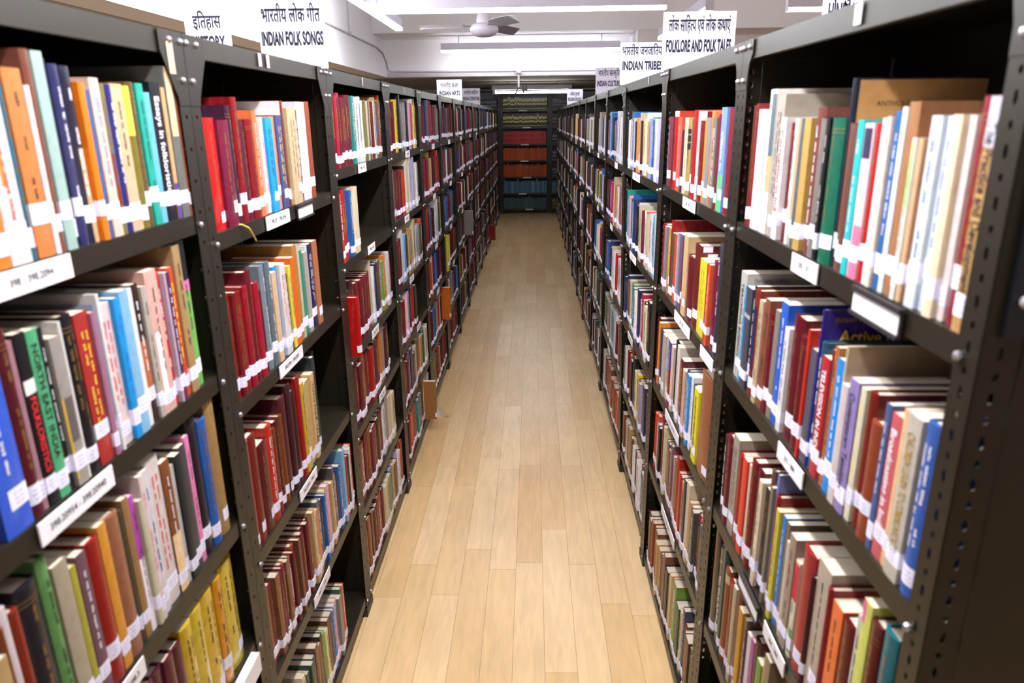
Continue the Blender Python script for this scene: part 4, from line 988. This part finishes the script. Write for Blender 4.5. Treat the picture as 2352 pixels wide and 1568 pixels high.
  (2.6747, 0.0490, 0.258, '541722', 'h', '-', 'dark maroon slim book beside the post'),
  (2.6461, 0.0286, 0.250, 'f08a1e', 'p', '-', 'bright orange slim paperback'),
  (2.5684, 0.0777, 0.231, '2d3054', 'h', '-', 'navy book'),
  (2.5120, 0.0564, 0.236, 'b8b0a0', 'p', '-', 'grey cream worn book'),
  (2.4520, 0.0600, 0.241, 'd3c1a4', 'p', 'k', 'cream book'),
  (2.4103, 0.0417, 0.243, '8e1c1c', 'p', 'w', 'red slim paperback with a blue top'),
  (2.3718, 0.0384, 0.239, 'e2c6b2', 'p', '-', 'pale pink slim book'),
  (2.3165, 0.0554, 0.271, '1c2029', 'h', '-', 'black hardback'),
  (2.2723, 0.0442, 0.271, 'ede2d3', 'p', 'k', 'cream white paperback'),
  (2.2398, 0.0325, 0.232, 'cc6f78', 'p', '-', 'pink slim book'),
  (2.1904, 0.0494, 0.251, '5c1722', 'p', 'y', 'maroon slim paperback with yellow lettering'),
  (2.1524, 0.0380, 0.230, 'd9b597', 'p', 'k', 'pinkish tan slim book'),
  (2.1278, 0.0246, 0.240, '2e3c5a', 'h', 'w', 'navy blue slim hardback'),
  (2.0905, 0.0373, 0.237, '2e8fdc', 'p', 'w', 'blue paperback'),
  (2.0602, 0.0303, 0.244, 'f4f0f2', 'p', 'k', 'white slim paperback'),
  (2.0197, 0.0405, 0.226, '2b2a36', 'h', '-', 'black navy hardback'),
  (1.9639, 0.0558, 0.234, 'eedf26', 'p', 'T:SOCIETY_IN_TRIBAL_INDIA:k', 'yellow paperback titled SOCIETY IN TRIBAL INDIA'),
  (1.8449, 0.1190, 0.311, '9a5a38', 'h', '-', 'wide rust brown hardback beside the near post'),
 ],
}


ALLB = {}
CLEAR = {}
for key, rows in ROWS.items():
    side = -1 if key[0] == 'L' else 1; bay = int(key[1]) - 1; lev = ord(key[2]) - 97
    lv = bay_levels(side, bay); zb = lv[lev]; ceil_ = (H - .045) if lev == 0 else lv[lev - 1] - .042
    seen = {}
    for r in rows: seen[r[6]] = seen.get(r[6], 0) + 1
    for (y, t, h, col, kd, ti, ph) in rows:
        label = '%s, %s shelf, %s' % (ph, SHELF_WORD[lev], LOC[key[:2]])
        h = min(h, ceil_ - zb)
        o, xa, D, b, tt = make_book(key, side, y, t, h, zb + .0005, col, kd, ti, ph, label)
        ALLB[(key, ph)] = (o, xa, D, b, tt, h, side)

def on_cover(key, ph, tx, ink, u_off, z_top, size, bold=.01, squeeze=1., ang=0.):
    """lettering on the near board of a book (the face that looks up the aisle)"""
    o, xa, D, b, t, h, side = ALLB[(key, ph)]
    vs, fs = text_mesh(tx, bold); x0 = min(v.x for v in vs)
    m = MB(); ca, sa = math.cos(ang), math.sin(ang)
    pts = [((v.x - x0) * size * squeeze, v.y * size) for v in vs]
    m.add([((u_off + a * ca - b_ * sa), -.0008, z_top - size * .74 + a * sa + b_ * ca) for a, b_ in pts], fs); m.build('cover_lettering', M[INK[ink]], o)
def patch(key, ph, col, u0, u1, z0, z1, where='spine', name='cover_panel'):
    """a printed panel or tape of another colour on a spine ('spine', u as fractions) or the near board ('board', metres)"""
    o, xa, D, b, t, h, side = ALLB[(key, ph)]; m = MB()
    if where == 'spine':
        n = 6; q = [t * (u0 + (u1 - u0) * k / n) for k in range(n + 1)]; pr = [side * (arc_d(x, t, b) - .0003) for x in q]
        m.add([(pr[k], q[k], z0 * h) for k in range(n + 1)] + [(pr[k], q[k], z1 * h) for k in range(n + 1)], [(k, k + 1, n + 2 + k, n + 1 + k) for k in range(n)])
    else:
        m.add([(side * u0, -.0004, z0 * h), (side * u1, -.0004, z0 * h), (side * u1, -.0004, z1 * h), (side * u0, -.0004, z1 * h)], [(0, 1, 2, 3)])
    p = m.build(name, M['cover'], o); p.color = (*srgb(col), 1)
    return p
on_cover('R1b', 'tall violet paperback with Active Learning on its cover', 'Active Learning', 'y', .03, .291 - .034, .030, .02, .92, -.02)
on_cover('R1b', 'tall violet paperback with Active Learning on its cover', 'Krissin Freeman', 'o', .022, .291 - .012, .013, .01, 1., .06)
on_cover('R1b', 'tall grey book with TEACHING SCIENCE on its cover', 'TEACHING SCIENCE', 'k', .017, .258 - .012, .0125, 0., .72)
patch('R1a', 'very tall dark navy book with a tan cover', 'bd8d58', .008, .2, .01, .99, 'board')
on_cover('R1a', 'very tall dark navy book with a tan cover', 'ANTHOLOGY', 'k', .036, .3 - .04, .011, .0)
patch('L2a', 'tall thin rust book', 'dcd3da', .004, .17, .005, .995, 'board')
patch('L1b', 'bright green paperback with black and pink top', '17181d', 0, 1, .74, 1); patch('L1b', 'bright green paperback with black and pink top', 'e070a8', 0, 1, .67, .74)
patch('L1b', 'black paperback titled in red, FOLKLORISTICS', 'e6e0da', 0, 1, .66, .74)
patch('L1b', 'pink paperback with a long white paper slip', 'f2eeee', .12, .5, .12, .58, name='paper_slip')
patch('L1b', 'grey paperback with a photograph and yellow edge', 'c9a532', .0, .15, .05, .6); patch('L1b', 'grey paperback with a photograph and yellow edge', '5d5555', .15, .85, .3, .6)
patch('L1b', 'dark paperback with an orange photograph', 'b3603a', .1, .9, .25, .6)
patch('L1c', 'tan book with a brown upper spine', 'e3bf8e', 0, 1, 0, .45)
patch('L1c', 'magenta and white paperback', 'efe2ea', 0, 1, 0, .55)
patch('L1c', 'cream worn book at the near end', 'a98a5a', 0, 1, .6, 1)
patch('L1a', 'olive book with a yellow top', 'cfcb4a', 0, 1, .66, 1)
patch('L1a', 'dark navy book with a torn tan spine', 'bb9a72', .35, 1, .0, .55)
patch('L1a', 'white paperback with an orange strip down its spine', 'e08034', .3, .5, .4, .8)
patch('L1a', 'bright orange thick paperback with worn white spine edge', 'f0e4de', .72, 1, .35, 1)
patch('L1a', 'olive brown book with dark red panel', '7c2a22', .2, .8, .2, .55)
patch('L1a', 'tan book with a purple foot', '5a3f8c', 0, 1, 0, .28)
patch('L1a', 'torn grey and cream book', 'd9b98c', .1, .8, .55, 1)
patch('R1a', 'tan book with a silver grey top beside the post', 'b9b6c4', 0, 1, .8, 1, name='silver_tape')
patch('R1a', 'white pamphlet with a green top', 'a8e08f', .15, .85, .58, .98)
patch('R1a', 'tall white book with a picture cover', '52646c', 0, .55, .55, .97); patch('R1a', 'tall white book with a picture cover', 'd2a070', 0, .55, .3, .55)
patch('R1a', 'white and pink paperback', '2a2a48', .1, .9, .78, .97); patch('R1a', 'white and pink paperback', 'ef6f8e', 0, .8, .0, .35)
patch('R1b', 'brick red book with a navy panel', '25264f', .2, .9, .25, .85)
patch('R1b', 'dark paperback with a photograph', 'a8a2a0', 0, 1, .7, .74)
patch('R1c', 'cream book with red and green patches', 'c92c3c', 0, 1, .6, .97); patch('R1c', 'cream book with red and green patches', '3f9a4a', 0, .5, .05, .3)
patch('R1c', 'pale yellow book with a pink corner', 'd8508a', .6, 1, .88, 1)
patch('R2a', 'olive tan book with black panels', '1a1a20', .05, .95, .6, .68); patch('R2a', 'olive tan book with black panels', '1a1a20', .05, .95, .7, .78); patch('R2a', 'olive tan book with black panels', '1a1a20', .05, .95, .8, .86)
patch('R2a', 'light blue paperback titled Village in', '57ad76', 0, 1, 0, .36)
patch('R2a', 'dark red hardback with white tape', 'ece8f0', 0, 1, .9, 1, name='white_tape'); patch('R2a', 'red hardback with white tape', 'ece8f0', 0, 1, .93, 1, name='white_tape')
patch('R2b', 'tall brown maroon book with two white labels', 'efecf4', .012, .04, .93, .995, 'board', name='white_label'); patch('R2b', 'tall brown maroon book with two white labels', 'efecf4', .026, .056, .85, .91, 'board', name='white_label')
patch('R2c', 'red slim paperback with a blue top', '2a36a8', 0, 1, .58, 1)
patch('R1d', 'rust brown hardback with tape', 'c9a888', 0, 1, .86, .95, name='tan_tape')


# books that jut out of the shelves further down the aisle
for (x, y, z, t, h, D, col, kd, ph) in (
  (-.628, 2.462, 1.061, .03, .222, .16, 'c01210', 'h', 'bright red hardback jutting out past the post of the half empty rack'),
  (-.627, 5.25, .421, .035, .25, .2, 'd96f1c', 'p', 'orange box file jutting into the aisle on a lower shelf'),
  (-.60, 7.19, .761, .04, .245, .2, '9a9088', 'p', 'grey book jutting out of a far shelf above the orange file'),
  (-.645, 5.42, .761, .03, .28, .18, 'd8cf2a', 'p', 'yellow green book jutting out above the orange file'),
  (-.66, 6.12, .421, .03, .24, .18, '2f86c8', 'p', 'bright blue book jutting out behind the orange box file'),
  (-.572, 10.9, .101, .05, .23, .2, '9c1616', 'h', 'red book jutting out near the floor at the far end'),
  (-.60, 4.09, .0865 + .014, .03, .25, .2, 'a9713f', 'p', 'tan paperback falling open out of the bottom shelf')):
    o, *_ = make_book('J', -1, y, t, h, z, col, kd, '-', ph, ph, xf=x, D=D)
    if 'falling open' in ph:
        for k in range(5):
            m = MB(); pts = [(-.0, .004 + k * .005, .004), (.025, .002 + k * .004, .008), (.045 + k * .004, -.004 + k * .003, .018 - k * .002), (.06 + k * .006, -.01 + k * .002, .036 - k * .005)]
            vs = [(p[0], p[1], p[2]) for p in pts] + [(p[0] * .35, p[1] + .002, p[2] + .06) for p in pts]
            m.add(vs, [(i, i + 1, 5 + i, 4 + i) for i in range(3)]); m.build('loose_page', M['paper'], o)

# bookmark ribbon hanging off the red hardback's shelf
m = MB(); m.tube([(-AL - .02, 1.60, 1.668), (-AL + .001, 1.61, 1.666), (-AL + .008, 1.63, 1.655), (-AL + .009, 1.65, 1.635), (-AL + .007, 1.668, 1.62)], .0022, 6)
o = m.build('bookmark_ribbon', M['ribbon']); tag(o, 'yellow ribbon hanging over the shelf edge below the red hardbacks', 'ribbon')

# ---------------------------------------------------------------- all further books: one object
PAL = dict(m='6b1522', d='45121c', r='a81a1a', c='9a1434', R='d8452a', o='e8862e', y='e0c22e', Y='e8dca0', k='191a1e', n='232c58', b='2f6fc0', l='86c1ea', w='ece8ea', e='dfcfae', t='c09a66',
           u='7a4a30', U='9a4a26', g='8f8a88', G='2e5a44', s='7fa83c', v='7d7a3a', a='1f8f86', p='e8b4c0', P='d02858', q='b8aed2', z='55617a', i='8a5a62', h='5b5c58')
PAL = {k: srgb(v) for k, v in PAL.items()}
MIXL = 'mmmmddddmmuuidkkeewgtnrbUcGvz'
MIXR = 'mmmddukkewwegtnzrUUbGqiYveh'
PAGE = srgb('cbbba6'); LAB = srgb('e9e6f6')
rest = MB()
def stuff_row(side, y0, y1, zb, clear, seq, lean=0., detail=1, rng=random):
    n = len(seq); ws = [rng.uniform(.7, 1.4) for _ in seq]; S = sum(ws); y = y0; out = 0
    xa = -AL - .006 if side < 0 else AR + .006
    for ch, w_ in zip(seq, ws):
        t = (y1 - y0) * w_ / S; base = .225 + rng.random() * .025 + (.035 if rng.random() < .15 else 0)
        if ch in 'md' and rng.random() < .7: base = .228 + rng.random() * .012
        h = min(base, clear); D = h * .68; x = xa + side * rng.uniform(-.004, .012)
        c = PAL[ch]; k = rng.uniform(.6, .98); c = tuple(q * k for q in c)
        cc = min(.0022 if ch in 'mdrcUk' else .0009, t * .2); b = .004 if ch in 'mdrcU' else .0012
        o = (x, y, zb + .0005)
        v0 = len(rest.v)
        if detail:
            cover_mesh(rest, side, t * .985, h, D, b, cc, 4 if detail > 1 else 2, o, c)
            rest.box(x + side * (b + cc), x + side * (D - .003), y + cc, y + t * .985 - cc, zb + .002, zb + h - .003, 0, PAGE)
        else:
            rest.box(x, x + side * D, y, y + t * .97, zb, zb + h, 0, c)
        z0 = zb + rng.uniform(.014, .03); e = side * .0006
        rest.box(x - e, x + side * .01, y - .0002, y + t * .985 + .0002, z0, z0 + .025, 0, LAB)
        if ch in 'mdrckGnu' and detail > 1:
            g = srgb('a9803a')
            zz = zb + h * .85
            while zz > zb + h * .4:
                rest.add([(x - e, y + t * .38, zz), (x - e, y + t * .62, zz), (x - e, y + t * .62, zz - .003), (x - e, y + t * .38, zz - .003)], [(0, 1, 2, 3)], 0, g); zz -= .0048 + (.006 if rng.random() < .15 else 0)
        elif detail > 1 and rng.random() < .7:
            g = srgb('1c181c') if sum(c) > .9 else srgb('e6e0e4'); zz = zb + h * .9
            while zz > zb + h * .35:
                rest.add([(x - e, y + t * .36, zz), (x - e, y + t * .64, zz), (x - e, y + t * .64, zz - .003), (x - e, y + t * .36, zz - .003)], [(0, 1, 2, 3)], 0, g); zz -= .0048 + (.006 if rng.random() < .15 else 0)
        if lean:
            for q in range(v0, len(rest.v)):
                vx, vy, vz = rest.v[q]; rest.v[q] = (vx, vy + lean * (vz - zb), vz)
        y += t
r4 = random.Random(11)
SEQ = {  # bay -> list of (level, y0 fraction, y1 fraction, colours near to far)
 (-1, 0): [(4, .3, .95, 'dmmkutemmdmuk'), (5, .4, .95, 'mudkemmtdm')],
 (-1, 1): [(3, .045, .95, 'mumummUuUmUummdmdteoznbYpothidbilrkwR'), (4, .02, .72, 'mumUmmuwehGnuuksYunbwpgGR')],
 (-1, 2): [(0, .045, .93, 'mmcmcmmmdmatwwwgwveentmetbutU'), (1, .05, .33, 'Rrrbwe'), (2, .09, .92, 'ddmmmmmmewnuwgsoRwr'), (3, .045, .8, 'dmmUmrmuogdd'), (4, .045, .78, 'mUmUmmdmmwgee'), (5, .045, .92, 'mUmummUrmeesbtuqwur')],
 (-1, 3): [(0, .045, .93, 'dmmmyynkzeimgkqpPwyyt'), (1, .045, .93, 'mgmmmmRkekwqqwYwzk'), (2, .045, .93, 'mmmwllnytteewgGR'), (3, .045, .6, 'mmmwpnurk'), (4, .045, .93, 'mmminneuuotGaew'), (5, .045, .93, 'mmmRrUazGuuetw')],
 (1, 0): [(4, .55, .93, 'kuuRgwhmu')],
 (1, 1): [(3, .045, .93, 'nPmhttentrRrvrpiunteumklRR'), (4, .045, .93, 'GGuemzeGsRYukunUttuoUum')],
 (1, 2): [(0, .045, .93, 'lqwYsblqtYwYeedeeokyqbkewYs'), (1, .045, .93, 'wllwweRewmeewktnnblGpPla'), (2, .045, .93, 'pgkekePpnowaGeunn'), (3, .045, .93, 'runyqmyekkRRmwwk'), (4, .045, .93, 'qzmwpkweutueuu')],
 (1, 3): [(0, .05, .92, 'wwwwwpwpbbkkbli'), (1, .05, .92, 'ieRigwoeewPPnmm'), (2, .05, .92, 'wwewrrwwennnbnn'), (3, .05, .92, 'uumRmwlleggwGsw'), (4, .05, .92, 'uuRrURUuUrrmww')],
}
for (side, bay), L in SEQ.items():
    S = LS if side < 0 else RS
    for lev, a, b, seq in L:
        lv = bay_levels(side, bay); w = S[bay + 1] - S[bay]; zb = lv[lev]; cl = ((H - .045) if lev == 0 else lv[lev - 1] - .042) - zb
        ln = .06 if (side > 0 and bay == 2) else 0.
        ya, yb = S[bay] + a * w, S[bay] + b * w
        if side > 0 and bay in (2, 3):
            sh = .165 * (2 * zb / H - 1)
            if bay == 2: yb += sh
            else: ya += sh
        stuff_row(side, ya, yb, zb, cl, seq, ln, 2, r4)
for side in (-1, 1):
    S = LS if side < 0 else RS
    for bay in range(4, 14):
        lv = bay_levels(side, bay); w = S[bay + 1] - S[bay]
        for lev, zb in enumerate(lv):
            cl = ((H - .045) if lev == 0 else lv[lev - 1] - .042) - zb
            n = r4.randint(24, 31); mix = MIXL if side < 0 else MIXR; run = []
            while len(run) < n:
                run += [r4.choice(mix)] * (r4.choice((1, 1, 1, 2, 3)))
            if side > 0 and bay in (4, 5) and lev == 0: run = [r4.choice('wweqngtwwe') for _ in range(n)]
            if side < 0 and bay == 6 and lev == 0: run = list('rrmmwemdkegmdm')
            end = .93 if r4.random() < .7 else r4.uniform(.7, .92)
            stuff_row(side, S[bay] + .045, S[bay] + w * end, zb, cl, run[:n], 0., 1 if bay < 8 else 0, r4)
# volumes on the far cross rack
def cross_row(x0, x1, zb, h, cols, tw, rng, gold=None, lab=False):
    x = x0
    while x < x1 - tw:
        t = tw * rng.uniform(.8, 1.2); c = srgb(rng.choice(cols)); k = rng.uniform(.85, 1.1); c = tuple(q * k for q in c); hh = h * rng.uniform(.93, 1.04) * (1.14 if rng.random() < .08 else 1)
        rest.box(x, x + t * .96, FYR + .012, FYR + .19, zb + .0005, zb + hh, 0, c)
        if gold:
            g = srgb(gold)
            for a, b in (((.06, .09), (.45, .5), (.8, .86)) if lab else ((.06, .12), (.35, .5), (.62, .86))):
                rest.box(x + t * .14, x + t * .82, FYR + .0112, FYR + .013, zb + hh * a, zb + hh * b, 0, g)
        x += t
for i in range(3):
    a, b = FXS[i] + .05, FXS[i + 1] - .05
    if i == 1:
        cross_row(a, b, 2.04, .245, ['2a2418', '3a3018', '1c1812'], .027, r4, 'f2e698'); cross_row(a, b, 1.715, .235, ['2a2418', '33291a', '3a3018'], .027, r4, 'eee29a')
        cross_row(a, b, 1.388, .245, ['c01226', 'ac0f1e', 'd2162e'], .028, r4, 'c07050', True); cross_row(a, b, 1.066, .235, ['cc5010', 'bc480e', 'd65a14'], .036, r4)
        cross_row(a, b, .739, .235, ['bc480e', 'b0420c', 'c45010'], .036, r4); cross_row(a, b, .416, .24, ['3f6f92', '5f97b0', '39628a', '4a7a94'], .03, r4); cross_row(a, b, .098, .22, ['3f5664', '48606c', '3a505c'], .034, r4)
    else:
        for z in (2.04, 1.715, 1.388, 1.066, .739): cross_row(a, b, z, .2, ['1c1a24', '24202c', '2a2430'], .032, r4, '8d88a0')
        cross_row(a, b, .416, .22, ['4a6a80', '557890'], .034, r4); cross_row(a, b, .098, .22, ['3c3a1e', '4a4628'], .034, r4, '8a8650')
o = rest.build('shelved_books', M['stuff'])
tag(o, 'rows of mixed maroon, white and coloured books filling the farther and lower shelves', 'books', None, 'stuff')
